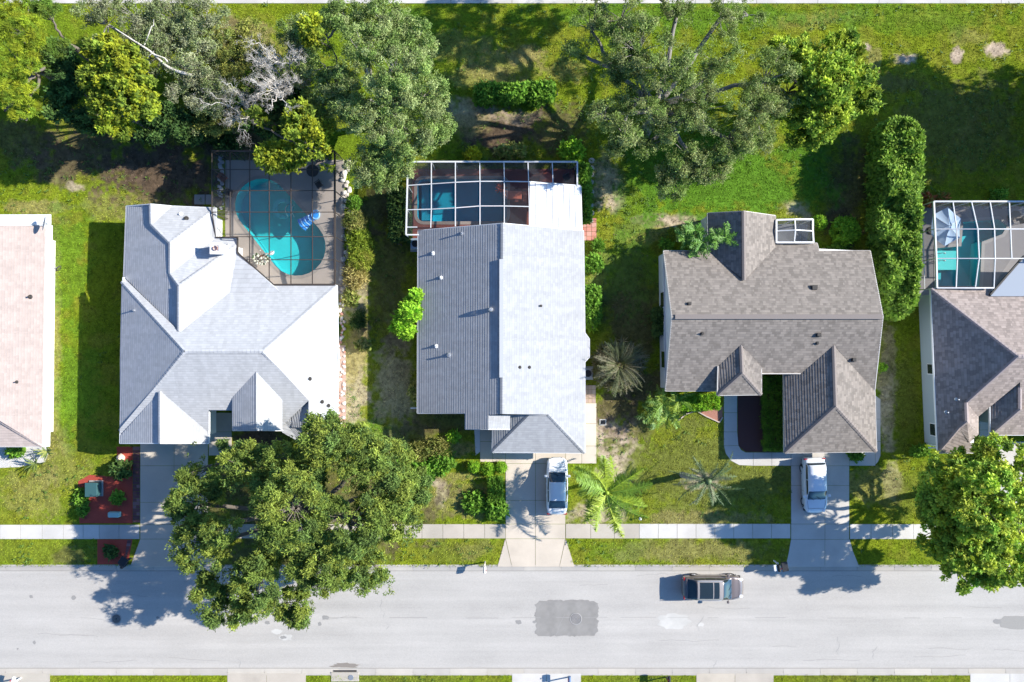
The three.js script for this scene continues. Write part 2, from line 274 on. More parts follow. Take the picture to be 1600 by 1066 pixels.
const pavement = pave('pavement'), warm = [M.conc(0.581, 0.51, 0.414), M.conc(0.546, 0.484, 0.405), M.conc(0.528, 0.475, 0.396)], pale = [M.conc(0.651, 0.625, 0.581), M.conc(0.625, 0.598, 0.554), M.conc(0.669, 0.634, 0.59)], cool = [M.conc(0.51, 0.484, 0.458), M.conc(0.546, 0.519, 0.484)];
slabs(pavement, row([-60, -30, 0, 32, 66, 99, 130, 155], 820, 842.5), 0.03, pale);
slabs(pavement, row([155, 186, 218], 820, 842.5), 0.03, cool);
slabs(pavement, row(lin(300, 790, 15), 819, 841.5), 0.03, warm);
slabs(pavement, row([884, 923, 960, 999], 818.5, 841.5), 0.03, warm);
slabs(pavement, row(lin(999, 1235, 8), 818.5, 841.5), 0.03, pale);
slabs(pavement, row(lin(1328, 1560, 7), 819, 842.5), 0.03, pale);
slabs(pavement, row(lin(1655, 1760, 3), 819, 842.5), 0.03, pale);
EX.push(rectUV(-80, 818, 1800, 843));
const path = pave('path');                           // the bright walk along the far edge
slabs(path, row(lin(-60, 1660, 18), -22, 5.5), 0.03, pale); EX.push(rectUV(-80, -24, 1700, 6.5));
// drive of the white hip-roofed house
const dB = pave('driveway'), dBm = [M.conc(0.616, 0.537, 0.44), M.conc(0.59, 0.528, 0.44)];
slabs(dB, [...[[684, 728], [728, 785], [785, 820], [820, 842.5]].flatMap(([a, b]) => row([219, 272, 325], a, b)), [[219, 842.5], [272, 842.5], [272, 886], [203, 886]], [[272, 842.5], [325, 842.5], [342, 886], [272, 886]]], 0.024, dBm);
EX.push(polyUV([207, 684], [326, 684], [326, 842], [343, 886], [200, 886], [207, 842]));
// drive and walks of the grey gabled house
const dC = pave('driveway'), dCm = [M.conc(0.669, 0.581, 0.475), M.conc(0.642, 0.563, 0.466), M.conc(0.686, 0.598, 0.493)];
slabs(dC, [...[[700, 724.5], [724.5, 782], [782, 819], [819, 842]].flatMap(([a, b]) => row([790, 836.5, 883.5], a, b)), [[790, 842], [836.5, 842], [836.5, 886], [800, 886]], [[836.5, 842], [883.5, 842], [874, 886], [836.5, 886]], [[789.5, 842], [800, 886], [777, 886]], [[884, 842], [898, 886], [874, 886]]], 0.024, dCm);
EX.push(polyUV([748, 662], [932, 600], [932, 725], [884, 725], [884, 842], [899, 887], [776, 887], [790, 842], [790, 722], [748, 722]));
const wC = pave('garden_path');
slabs(wC, [...row([750, 770, 790], 660, 690), ...row([750, 770, 790], 690, 722), ...row([883.5, 909, 932], 697, 724.5), [[912, 630], [932, 630], [932, 662], [912, 662]], [[912, 662], [932, 662], [932, 697], [912, 697]]], 0.022, dCm);
{ const pv = [mat(0.5, 0.36, 0.27, 0.95, { map: rep(T.fine, 1) }), mat(0.56, 0.43, 0.33, 0.95, { map: rep(T.fine, 1) }), mat(0.44, 0.33, 0.27, 0.95, { map: rep(T.fine, 1) })];
  slabs(wC, [0, 1, 2, 3].flatMap((r) => row(lin(913, 931, 3), 602 + r * 7, 609 + r * 7)), 0.03, pv, 0.01, 'paver'); }
const bC = pave('brick_path');                       // small pink paved square beside the patio cover
{ const pv = [mat(0.55, 0.22, 0.17, 0.95, { map: rep(T.fine, 1) }), mat(0.6, 0.27, 0.21, 0.95, { map: rep(T.fine, 1) }), mat(0.62, 0.34, 0.28, 0.95, { map: rep(T.fine, 1) })];
  slabs(bC, [0, 1, 2, 3, 4].flatMap((r) => row(lin(909, 932, 3), 341 + r * 7, 348 + r * 7)), 0.03, pv, 0.012, 'paver'); EX.push(rectUV(908, 340, 933, 377)); }
// drive and curved walk of the brown house
const dD = pave('driveway'), dDm = [M.conc(0.634, 0.598, 0.546), M.conc(0.607, 0.581, 0.537), M.conc(0.651, 0.607, 0.554)];
slabs(dD, [...[[690, 728], [728, 759], [759, 819], [819, 843]].flatMap(([a, b]) => row([1236, 1289, 1327], a, b)), [[1236, 843], [1289, 843], [1289, 886], [1227, 886], [1231, 870]], [[1289, 843], [1328, 843], [1333, 862], [1343, 886], [1289, 886]]], 0.024, dDm);
const wD = pave('garden_path');
slabs(wD, [[[1131, 610], [1152, 610], [1152, 645], [1131, 645]], [[1131, 645], [1152, 645], [1152, 675], [1131, 675]], [[1131, 675], [1152, 675], [1154, 696], [1131, 697]], [[1131, 697], [1154, 696], [1158, 703], [1165, 707], [1177, 707], [1177, 728], [1155, 727], [1142, 720], [1134, 709]], ...row([1177, 1206, 1236], 707, 728), [[1327, 692], [1368, 692], [1368, 728], [1327, 728]], [[1368, 618], [1376, 624], [1376, 655], [1368, 655]], [[1368, 655], [1376, 655], [1376, 690], [1368, 690]], [[1368, 690], [1376, 690], [1376, 712], [1372, 722], [1368, 726]]], 0.022, dDm);
EX.push(polyUV([1130, 600], [1377, 600], [1377, 715], [1368, 729], [1328, 729], [1328, 842], [1344, 887], [1226, 887], [1236, 842], [1236, 729], [1155, 729], [1130, 712]));
const dE = pave('driveway'); slabs(dE, row([1560, 1607, 1655], 690, 760).concat(row([1560, 1607, 1655], 760, 819), row([1560, 1607, 1655], 819, 886)), 0.024, dDm); EX.push(rectUV(1559, 690, 1656, 887), rectUV(1530, 640, 1570, 705));
const wE = pave('garden_path'); slabs(wE, row([1530, 1545, 1560], 640, 672).concat(row([1530, 1545, 1560], 672, 705)), 0.022, dDm);
const wB = pave('garden_path'); slabs(wB, [[[326, 645], [362, 645], [362, 675], [326, 675]], [[326, 675], [362, 675], [362, 712], [326, 712]]], 0.022, dBm); EX.push(rectUV(325, 640, 400, 713));
// drives across the street
for (const [a, b] of [[355, 478], [800, 908], [1088, 1209], [1516, 1640], [-40, 78]]) { const d = pave('driveway'); slabs(d, row([a, (a + b) / 2, b], 1052.5, 1090), 0.02, a === 800 || a === 1516 ? pale : warm); EX.push(rectUV(a - 1, 1050, b + 1, 1092)); }
EX.push(rectUV(-100, 884, 1700, 1055.5));
// mulch beds
const beds = [[[122, 752], [140, 742], [180, 745], [207, 700], [207, 818], [124, 818]], [[182, 698], [207, 698], [207, 735], [184, 735]], [[152, 843], [207, 843], [200, 882], [152, 882]]];
beds.forEach((b) => { const p = polyUV(...b); structure('mulch_bed', sheet(p, 0.006 + 0.004 * beds.indexOf(b)), M.mulch); });
EX.push(polyUV(...beds[0]), polyUV(...beds[1]), polyUV(...beds[2]));
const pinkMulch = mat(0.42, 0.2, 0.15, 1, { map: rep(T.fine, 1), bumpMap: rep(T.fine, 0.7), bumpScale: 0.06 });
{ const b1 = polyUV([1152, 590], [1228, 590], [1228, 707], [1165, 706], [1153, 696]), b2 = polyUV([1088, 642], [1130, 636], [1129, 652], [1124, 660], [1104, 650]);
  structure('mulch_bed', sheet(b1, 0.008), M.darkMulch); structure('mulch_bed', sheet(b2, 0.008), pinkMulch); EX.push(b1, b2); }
{ const b = polyUV([-20, 690], [60, 690], [78, 702], [70, 722], [30, 730], [-20, 732]); structure('gravel_bed', sheet(b, 0.006), mat(0.68, 0.66, 0.63, 1, { map: rep(T.fine, 0.8), bumpMap: rep(T.fine, 0.6), bumpScale: 0.1 })); EX.push(b); }
{ const b = polyUV([527, 540], [540, 540], [541, 660], [527, 672]); structure('gravel_bed', sheet(b, 0.006), mat(0.5, 0.36, 0.3, 1, { map: rep(T.fine, 0.8), bumpMap: rep(T.fine, 0.6), bumpScale: 0.1 })); EX.push(b); }
{ const b = polyUV([741, 668], [750, 668], [750, 706], [743, 712]); structure('gravel_bed', sheet(b, 0.006), mat(0.66, 0.66, 0.66, 1, { map: rep(T.fine, 0.6) })); EX.push(b); }
// brick border along the drive of the white house
{ const g = pave('brick_border'), pv = [mat(0.13, 0.06, 0.065, 0.95, { map: rep(T.fine, 1) }), mat(0.17, 0.075, 0.075, 0.95, { map: rep(T.fine, 1) }), mat(0.25, 0.14, 0.14, 0.95, { map: rep(T.fine, 1) })];
  for (let k = 0; k < 22; k++) { const v = 698 + k * 5.4; slabs(g, k % 2 ? [[[207.5, v], [213, v], [213, v + 5.2], [207.5, v + 5.2]], [[213.2, v], [218.5, v], [218.5, v + 5.2], [213.2, v + 5.2]]] : [[[207.5, v], [218.5, v], [218.5, v + 5.2], [207.5, v + 5.2]]], 0.03, pv, 0.008, 'brick'); }
  for (let k = 0; k < 6; k++) { const v = 844 + k * 5; slabs(g, [[[199 - k * 0.8, v], [206 - k * 1.5, v], [205 - k * 1.6, v + 4.8], [198 - k * 0.8, v + 4.8]]], 0.03, pv, 0.008, 'brick'); } }

// ---------- pools ----------
function pool(label, outline, deck, deckMat, coping, depth, basinCol, waterCol, extra) {
  const c = outline.reduce((a, p) => [a[0] + p[0] / outline.length, a[1] + p[1] / outline.length], [0, 0]);
  const t = thing('swimming_pool', label, 'swimming pool', V(c[0], 0, c[1]));
  const wall = new MB(); outline.forEach((a, i) => { const b = outline[(i + 1) % outline.length]; wall.quad(V(a[0], 0.02, a[1]), V(b[0], 0.02, b[1]), V(b[0], -depth, b[1]), V(a[0], -depth, a[1])); });
  const bm = mat(...basinCol, 0.8, { map: rep(T.mottle, 4) });
  wall.build('basin_wall', bm, t); put('basin_floor', sheet(inset(outline, -0.02), -depth), bm, t);
  put('water', sheet(inset(outline, -0.01), -0.09), phys(...waterCol, { roughness: 0.03, transmission: 1, thickness: 0, ior: 1.33, specularIntensity: 0.3, bumpMap: rep(T.mottle, 3), bumpScale: 0.02 }), t);
  const ring = inset(outline, -0.26), cp = new MB(), n = outline.length;
  for (let i = 0; i < n; i++) { const j = (i + 1) % n, q = (p, y) => V(p[0], y, p[1]); cp.hex([q(outline[i], -0.08), q(outline[j], -0.08), q(ring[j], -0.08), q(ring[i], -0.08)], [q(outline[i], 0.035), q(outline[j], 0.035), q(ring[j], 0.035), q(ring[i], 0.035)]); }
  cp.build('coping', coping, t);
  structure('pool_deck', sheet(polyUV(...deck), 0.014, [inset(outline, -0.24)]), deckMat);
  EX.push(polyUV(...deck));
  if (extra) extra(t);
  return t;
}
const decks = { B: [[352, 250], [538, 250], [538, 460], [420, 460], [330, 400], [330, 372], [352, 372]], C: [[643, 264], [898, 264], [905, 385], [645, 385]], E: [[1429, 322], [1660, 322], [1660, 470], [1429, 470]] };
pool('kidney shaped teal pool with blue float under bronze screen cage', poolB, decks.B, M.conc(0.46, 0.4, 0.35), M.conc(0.37, 0.334, 0.299), 1.5, [0.07, 0.62, 0.64], [0.6, 0.96, 0.98], (t) => {
  const s = new MB(); const [x, z] = XZ(440, 325); for (let k = 0; k < 10; k++) { const a = k / 10 * 6.2832; s.bar(V(x + Math.cos(a) * 0.7, -0.35, z + Math.sin(a) * 0.7), V(x + Math.cos(a + 0.63) * 0.7, -0.35, z + Math.sin(a + 0.63) * 0.7), 0.3, 0.2); } s.build('step', mat(0.1, 0.55, 0.55, 0.8), t);
  const r = new MB(); for (const dx of [-0.25, 0.25]) { const a = XZ(455, 330); put('handrail', tube([0, 1, 2, 3, 4, 5, 6].map((k) => V(a[0] + dx, 0.75 * Math.sin(k / 6 * 3.14) + 0.05, a[1] - 0.5 + k / 6)), 0.025, 0.025), M.metal, t); } });
pool('dark teal rectangular pool with rounded corners and red brown deck', poolC, decks.C, mat(0.3, 0.1, 0.075, 0.95, { map: rep(T.mottle, 5) }), M.conc(0.44, 0.37, 0.334), 1.5, [0.02, 0.52, 0.68], [0.55, 0.92, 0.98], (t) => {
  const s = new MB(); const [x, z] = XZ(657, 285), [x1, z1] = XZ(674, 342); s.box(x, x1, -1.5, -0.75, z, z1); s.build('step', mat(0.02, 0.36, 0.46, 0.8), t); });
pool('angular teal pool with pale steps beside blue patio umbrella', poolE, decks.E, M.conc(0.299, 0.282, 0.282), M.conc(0.387, 0.37, 0.352), 1.4, [0.1, 0.6, 0.64], [0.65, 0.95, 0.98], (t) => {
  const s = new MB(); const [x, z] = XZ(1465, 391), [x1, z1] = XZ(1499, 421); s.box(x, x1, -1.4, -0.4, z, z1); s.build('step', mat(0.2, 0.6, 0.56, 0.8), t); });

// ---------- houses ----------
const COURSE = 0.2;
function clipY(poly, y, above) {
  const out = [], inn = (q) => (above ? q.y >= y : q.y <= y);
  for (let i = 0; i < poly.length; i++) { const a = poly[i], b = poly[(i + 1) % poly.length], ia = inn(a), ib = inn(b); if (ia) out.push(a); if (ia !== ib) out.push(a.clone().lerp(b, (y - a.y) / (b.y - a.y))); }
  return out;
}
function slopeTris(pts) {                             // triangles of a roof face given as 3-D points
  const tris = THREE.ShapeUtils.triangulateShape(pts.map((q) => new THREE.Vector2(q.x, q.z)), []);
  return tris.map((t) => t.map((i) => pts[i]));
}
function roofSlope(pts, thick = 0.018) {              // shingle courses: every course overlaps the one below
  const m = new MB(), tris = slopeTris(pts), n = V(0, 0, 0);
  for (let i = 0; i < pts.length; i++) { const a = pts[i], b = pts[(i + 1) % pts.length]; n.add(V((a.y - b.y) * (a.z + b.z), (a.z - b.z) * (a.x + b.x), (a.x - b.x) * (a.y + b.y))); }
  n.normalize(); if (n.y < 0) n.negate();
  const sin = Math.sqrt(1 - n.y * n.y), ax = V(0, 1, 0).cross(n).normalize();
  if (sin < 0.1) { for (const t of tris) m.tri(...t); return m; }
  const dh = COURSE * sin, uv = (q) => [q.dot(ax), q.y / sin];
  for (const t of tris) {
    const ys = t.map((q) => q.y), k0 = Math.floor(Math.min(...ys) / dh), k1 = Math.floor(Math.max(...ys) / dh);
    for (let k = k0; k <= k1; k++) {
      const yb = k * dh, poly = clipY(clipY(t, yb, true), yb + dh, false);
      if (poly.length < 3) continue;
      const up = (q) => q.clone().addScaledVector(n, thick * (1 - (q.y - yb) / dh) + 0.004), r = poly.map(up);
      for (let i = 1; i < r.length - 1; i++) m.tri(r[0], r[i], r[i + 1], uv(poly[0]), uv(poly[i]), uv(poly[i + 1]));
      for (let i = 0; i < poly.length; i++) { const a = poly[i], b = poly[(i + 1) % poly.length]; if (Math.abs(a.y - yb) < 1e-4 && Math.abs(b.y - yb) < 1e-4 && a.distanceTo(b) > 0.01) { const a0 = a.clone().addScaledVector(n, 0.004), b0 = b.clone().addScaledVector(n, 0.004); m.tri(up(a), up(b), b0, uv(a), uv(b), uv(b)); m.tri(up(a), b0, a0, uv(a), uv(b), uv(a)); } }
    }
  }
  return m;
}
function ridgeCap(house, a, b, material, w = 0.15, drop = 0.055) {   // overlapping cap shingles along a ridge or hip
  const m = new MB(), L = a.distanceTo(b), n = Math.max(1, Math.round(L / 0.3)), d = b.clone().sub(a).normalize(), s = V(-d.z, 0, d.x).normalize();
  for (let i = 0; i < n; i++) {
    const p = a.clone().lerp(b, i / n), q = a.clone().lerp(b, Math.min(1, (i + 1.12) / n)), lift = [0.062, 0.042], P3 = (o, k, l) => o.clone().addScaledVector(s, k * w).add(V(0, l - Math.abs(k) * drop, 0));
    for (const k of [-1, 1]) { m.quad(P3(p, 0, lift[0]), P3(q, 0, lift[1]), P3(q, k, lift[1]), P3(p, k, lift[0])); m.quad(P3(p, 0, lift[0]), P3(p, k, lift[0]), P3(p, k, lift[0] - 0.03), P3(p, 0, lift[0] - 0.03)); }
  }
  return m.build('ridge_cap', material, house);
}
function flat(f) {                                    // all corners of a face on the one plane given by three of them
  if (!f.pl) return f.p.map((q) => P(...q));
  const pl = new THREE.Plane().setFromCoplanarPoints(...f.pl.map((k) => (Array.isArray(k) ? P(...k) : P(...f.p[k]))));
  return f.p.map(([u, v]) => { const o = V(0, H, 0), d = P(u, v, 0).sub(o).normalize(); return new THREE.Ray(o, d).intersectPlane(pl, V(0, 0, 0)) || P(u, v, 3); });
}
const onPlane = (ref, u, v) => flat({ p: [[u, v]], pl: ref })[0].y;
const roofTris = [];                                  // to set things on the roofs
function onRoof(u, v) {
  const o = V(0, H, 0), d = P(u, v, 0).sub(o).normalize(), ray = new THREE.Ray(o, d), hit = V(0, 0, 0); let best = null;
  for (const t of roofTris) if (ray.intersectTriangle(t[0], t[1], t[2], false, hit) && (!best || hit.y > best.y)) best = hit.clone();
  return best || P(u, v, 3.5);
}
function house(name, label, h) {
  const c = P(...h.base, 0), t = thing(name, label, 'house', c);
  const cap = h.cap || h.roof;
  for (const f of h.faces) {
    const pts = flat(f), o = roofSlope(pts, f.thick ?? h.thick ?? 0.018).build('roof_slope', f.m || h.roof, t);
    if (f.label) o.userData.label = f.label;
    roofTris.push(...slopeTris(pts));
  }
  for (const [a, b, w] of h.ridges || []) ridgeCap(t, P(...a), P(...b), h.cap || h.roof, w);
  for (const line of h.fascia || []) for (let i = 0; i < line.length - 1; i++) {
    const a = P(...line[i]), b = P(...line[i + 1]), m = new MB(), d = b.clone().sub(a).setY(0).normalize(), s = V(-d.z, 0, d.x);
    const off = (q, k, y) => q.clone().addScaledVector(s, k).add(V(0, y, 0));
    m.hex([off(a, -0.035, -0.2), off(a, 0.035, -0.2), off(b, 0.035, -0.2), off(b, -0.035, -0.2)], [off(a, -0.035, 0.012), off(a, 0.035, 0.012), off(b, 0.035, 0.012), off(b, -0.035, 0.012)]);
    m.build('fascia', h.trim || M.trim, t);
  }
  // walls stand inside the eaves; soffits close the overhang
  const top = h.outline.map((q) => P(...q)), xz = top.map((q) => [q.x, q.z]), wl = inset(xz, h.overhang ?? 0.45);
  const pts = wl.map(([x, z], i) => [x, z, top[i].y - 0.17]);
  pts.forEach((a, i) => { const j = (i + 1) % pts.length, b = pts[j], m = new MB(), inn = inset(wl, 0.15), c0 = inn[i], c1 = inn[j];
    m.hex([V(a[0], 0, a[1]), V(b[0], 0, b[1]), V(c1[0], 0, c1[1]), V(c0[0], 0, c0[1])], [V(a[0], a[2], a[1]), V(b[0], b[2], b[1]), V(c1[0], b[2], c1[1]), V(c0[0], a[2], c0[1])]);
    m.build('wall', h.wall, t);
    const so = new MB(); so.quad(V(xz[i][0], top[i].y - 0.165, xz[i][1]), V(xz[j][0], top[j].y - 0.165, xz[j][1]), V(b[0], b[2] + 0.003, b[1]), V(a[0], a[2] + 0.003, a[1])); so.build('soffit', M.white, t); });
  for (const g of h.gables || []) { const q = g.map((p) => P(...p)), m = new MB(); m.tri(q[0].add(V(0, -0.03, 0)), q[1].add(V(0, -0.03, 0)), q[2].add(V(0, -0.03, 0))); m.build('gable', h.wall, t); }
  EX.push(wl.map(([x, z]) => [x, z]));
  t.userData.wallLine = undefined; delete t.userData.wallLine;
  return { t, wl, pts };
}
function opening(t, a, b, f0, f1, y0, y1, kind) {     // window or door in the wall line a -> b, proud of it
  const d = V(b[0] - a[0], 0, b[1] - a[1]), L = d.length(); d.normalize();
  const s = V(-d.z, 0, d.x), mid = V(a[0], 0, a[1]).addScaledVector(d, L * (f0 + f1) / 2), w = L * (f1 - f0);
  const q = (k, y, o) => mid.clone().addScaledVector(d, k).addScaledVector(s, o).setY(y);
  const slab = (k0, k1, ya, yb, o0, o1) => { const m = new MB(); m.hex([q(k0, ya, o0), q(k1, ya, o0), q(k1, ya, o1), q(k0, ya, o1)], [q(k0, yb, o0), q(k1, yb, o0), q(k1, yb, o1), q(k0, yb, o1)]); return m; };
  const dir = t.userData.flip ? -1 : 1;
  if (kind === 'window') {
    const f = slab(-w / 2, w / 2, y0, y1, -0.04, 0.04).build('window', M.trim, t), n = w > 1.6 ? 2 : 1;
    for (let k = 0; k < n; k++) slab(-w / 2 + 0.07 + k * w / n, -w / 2 + (k + 1) * w / n - 0.05, y0 + 0.07, y1 - 0.07, -0.055, 0.055).build('pane', M.glass, f);
  } else if (kind === 'garage') {
    const f = slab(-w / 2, w / 2, y0, y1, -0.05, 0.05).build('garage_door', M.white, t);
    for (let k = 0; k < 4; k++) slab(-w / 2 + 0.06, w / 2 - 0.06, y0 + 0.05 + k * (y1 - y0) / 4, y0 + (k + 1) * (y1 - y0) / 4 - 0.02, -0.07, 0.07).build('door_panel', M.trim, f);
  } else { const f = slab(-w / 2, w / 2, y0, y1, -0.05, 0.05).build('door', mat(0.2, 0.06, 0.05, 0.5), t); slab(w / 2 - 0.16, w / 2 - 0.1, 1.0, 1.1, -0.1, 0.1).build('handle', M.metal, f); }
}
function pipe(t, u, v, h = 0.35, r = 0.06, m = M.metal) { const q = onRoof(u, v); put('vent_pipe', mergeGeometries([cyl(r, r, h + 0.2, q.x, q.y + h / 2 - 0.1, q.z, 10), cyl(r * 2.2, r * 2.8, 0.06, q.x, q.y + 0.03, q.z, 10)]), m, t); }
function boxVent(t, u, v, w = 0.3, m = M.dark) { const q = onRoof(u, v); put('roof_vent', mergeGeometries([rbox(w, 0.16, w * 0.8, 0.03, q.x, q.y + 0.1, q.z), rbox(w * 1.4, 0.03, w * 1.1, 0.01, q.x, q.y + 0.03, q.z)]), m, t); }

// --- far left: salmon roof at the edge of the frame
const roofA = mat(0.53, 0.435, 0.385, 0.9, { map: T.tab });
const wallWhite = mat(0.76, 0.75, 0.73, 0.85, { map: rep(T.fine, 3) });
{
  const e = 2.7;
  const { t, wl } = house('salmon_house', 'house with pale salmon shingle roof and white trim cut by the left edge', {
    base: [-60, 520], roof: roofA, wall: wallWhite, overhang: 0.85,
    faces: [
      { p: [[71, 354, e], [66, 698, e], [0, 658, 3.2], [-110, 560, 4.6], [-112, 350, 4.6]], pl: [0, 1, 3] }, { p: [[66, 698, e], [-330, 698, e], [-110, 560, 4.6], [0, 658, 3.2]] }, { p: [[-330, 698, e], [-300, 355, e], [-112, 350, 4.6], [-110, 560, 4.6]] },
    ],
    ridges: [[[66, 698, e], [0, 658, 3.3]]], fascia: [[[-300, 355, e], [70, 352, e], [66, 698, e], [-330, 698, e]]], outline: [[-300, 355, e], [70, 352, e], [66, 698, e], [-330, 698, e]],
  });
  // white flat gutter strip round the roof edge
  const g = new MB(), A = P(71.5, 352, e), B = P(67.5, 698, e); g.hex([A, A.clone().add(V(0.42, -0.05, 0)), B.clone().add(V(0.42, -0.05, 0)), B].map((q) => q.clone().add(V(0, -0.12, 0))), [A, A.clone().add(V(0.42, -0.05, 0)), B.clone().add(V(0.42, -0.05, 0)), B]); g.build('gutter', M.white, t);
  const f = new MB(), C = P(-300, 336, 2.6), D = P(78, 335, 2.6), E = P(78, 351, 2.5), F = P(-300, 354, 2.5); f.hex([C, D, E, F].map((q) => q.clone().add(V(0, -0.14, 0))), [C, D, E, F]); f.build('patio_roof', M.white, t);
  for (const u of [-250, -80, 20]) { const q = P(u, 338, 2.5), pp = new MB(); pp.bar(V(q.x, 0, q.z), q, 0.12); pp.build('post', M.white, t); }
  pipe(t, 47, 464, 0.25, 0.07, M.dark); pipe(t, 26, 597, 0.2, 0.05, M.dark);
  opening(t, wl[1], wl[2], 0.2, 0.3, 0.9, 2.1, 'window'); opening(t, wl[1], wl[2], 0.6, 0.72, 0.9, 2.1, 'window'); opening(t, wl[2], wl[3], 0.2, 0.45, 0.02, 2.2, 'garage');
}
// --- white and grey house with many hips
const roofB = mat(0.5, 0.506, 0.518, 0.9, { map: T.tab });
let houseB;
{
  const e = 3.0, w = 2.6, s = 3.0;
  const NP = [[289, 549, 5.44], [411, 549, 5.44], [526, 446, 3.0]], SP = [[289, 549, 5.44], [411, 549, 5.44], [326, 676, 3.04]], hN = (u, v) => onPlane(NP, u, v), hS = (u, v) => onPlane(SP, u, v);
  const g1 = hS(250, 612), g2 = hS(400, 581), n1 = hN(359, 457), n2 = hN(438, 457);
  houseB = house('hip_roof_house', 'white and grey house with many hips and a square chimney beside kidney pool', {
    base: [370, 520], roof: roofB, wall: wallWhite, overhang: 0.5,
    faces: [
      { p: [[197, 322, w], [235, 319, 3.63], [236, 350, 3.63], [265, 379, 4.21], [266, 429, 4.21], [278, 447, 4.51], [278, 516, 4.51], [193, 432, w]], pl: [0, 7, 4] },
      { p: [[235, 319, 3.63], [268.5, 322, 2.90], [239, 350, 3.63], [236, 350, 3.63]] },
      { p: [[239, 350, 3.63], [268.5, 322, 2.90], [337, 325, 2.90], [266, 379, 4.23], [265, 379, 4.21]], pl: [1, 2, 3] },
      { p: [[266, 379, 4.23], [337, 325, 2.90], [337, 372, 2.90], [266.5, 428, 4.23]], pl: [0, 1, 2] },
      { p: [[266.5, 428, 4.23], [337, 372, 2.90], [370, 372, 2.95], [370, 383, 3.00], [280, 447, 4.68]], pl: [0, 1, 3] },
      { p: [[280, 447, 4.7], [370, 383, 3.0], [370, 395, 3.0], [359, 457, n1], [282, 520, hN(282, 520)], [279, 516, 4.7]], pl: [0, 2, 3] },
      { p: [[370, 395, 3.0], [427, 445, 3.0], [438, 457, n2], [359, 457, n1]] },
      { p: [[282, 520, 4.76], [359, 457, 3.46], [438, 457, 3.29], [427, 446, 3.00], [526, 446, 3.00], [411, 549, 5.44], [289, 549, 5.44]], pl: NP },
      { p: [[192, 433, e], [278, 516, 4.64], [282, 520, 4.76], [289, 549, 5.44], [190.5, 444, e]], pl: NP },
      { p: [[190, 443, e], [288, 549, 5.44], [187, 672, e + 0.25], [187.5, 560, e]], pl: [0, 1, 3] },
      { p: [[289, 549, 5.44], [411, 549, 5.44], [482, 626, 3.76], [456, 651, 3.34], [441, 665, 3.08], [441, 625, 3.50], [400, 581, 4.64], [363, 621, 3.76], [363, 641, 3.29], [326, 641, 3.29], [326, 676, 3.04], [250, 612, 4.34], [187, 684, 3.00], [187, 670, 3.17]], pl: SP },
      { p: [[250, 612, g1], [249.5, 693, g1], [187, 693, s], [187, 682, s]] },
      { p: [[250, 611, g1 + 0.03], [326, 676, 3.04], [326, 693, s], [250, 693, g1 + 0.03]] },
      { p: [[400, 581, g2], [400, 673, g2], [363, 673, hS(363, 621)], [363, 620, hS(363, 621)]] },
      { p: [[400, 581, g2 + 0.02], [441, 625, hS(441, 625)], [441, 673, hS(441, 625)], [400, 673, g2 + 0.02]] },
      { p: [[411, 549, 5.44], [526, 446, 3.00], [528, 560, 3.00], [525, 705, 3.00], [494, 698, 3.50], [492, 668, 3.50], [482, 656, 3.76], [482, 626, 3.80]], pl: [0, 1, 3] },
      { p: [[441, 655, 3.08], [457, 650, 3.2], [473, 667, 3.3], [481, 681, 3.0], [470, 692, 2.9], [441, 676, 2.95]] },
      { p: [[482, 626, 3.80], [482, 656, 3.80], [472, 668, 3.50], [456, 668, 3.17], [456, 651, 3.25]] }, { p: [[482, 656, 3.80], [492, 668, 3.52], [480, 680, 3.25], [472, 668, 3.50]] }, { p: [[492, 668, 3.52], [494, 699, 3.52], [478, 699, 3.08], [480, 680, 3.25]] },
    ],
    ridges: [[[289, 549, 5.44], [411, 549, 5.44]], [[190, 440, e], [288, 548, 5.44]], [[187, 674, e], [288, 550, 5.44]], [[526, 446, 3.00], [411, 549, 5.44]], [[411, 550, 5.44], [482, 626, 3.80]], [[235.5, 319, 3.63], [236, 350, 3.63]], [[236, 350, 3.63], [265, 379, 4.23]], [[266, 379, 4.23], [337, 325, 2.90]], [[266, 379, 4.23], [266, 428, 4.23]], [[266, 428, 4.23], [280, 447, 4.68]], [[280, 447, 4.68], [370, 383, 3.00]], [[279.5, 447, 4.72], [279.5, 518, 4.76]], [[250, 612, 4.43], [250, 693, 4.43]], [[400, 581, 4.64], [400, 673, 4.34]], [[482, 626, 3.80], [482, 656, 3.80]]],
    fascia: [[[235, 319, 3.63], [197, 322, w], [193, 432, w]], [[192, 433, e], [187, 693, s], [249, 693, 4.30]], [[250, 693, 4.43], [326, 693, s], [326, 641, 3.29], [363, 641, 3.29]], [[363, 621, 3.67], [363, 673, 3.42], [400, 673, 4.34], [441, 673, 3.34]], [[525, 705, 3.00], [528, 560, 3.00], [526, 446, 3.00], [427, 446, 3.00], [370, 395, 3.00], [370, 372, 2.95], [337, 372, 2.90], [337, 325, 2.90], [268, 322, 2.90], [235, 319, 3.63]], [[478, 699, 3.08], [494, 699, 3.50], [525, 705, 3.00]]],
    outline: [[197, 322, w], [337, 325, w], [337, 372, w], [370, 372, w], [370, 395, w], [427, 446, w], [526, 446, w], [528, 560, w], [525, 700, w], [441, 673, 2.70], [363, 673, 2.70], [363, 641, 2.70], [326, 641, 2.70], [326, 693, 2.70], [187, 693, 2.70], [192, 433, w]],
    gables: [[[187, 690, 3.00], [249.5, 690, 4.30], [326, 690, 3.00]], [[363, 671, 3.50], [400, 671, 4.34], [441, 671, 3.40]], [[197, 324, w], [235, 321, 3.59], [268, 324, 2.90]]],
  });
  const t = houseB.t, wl = houseB.wl;
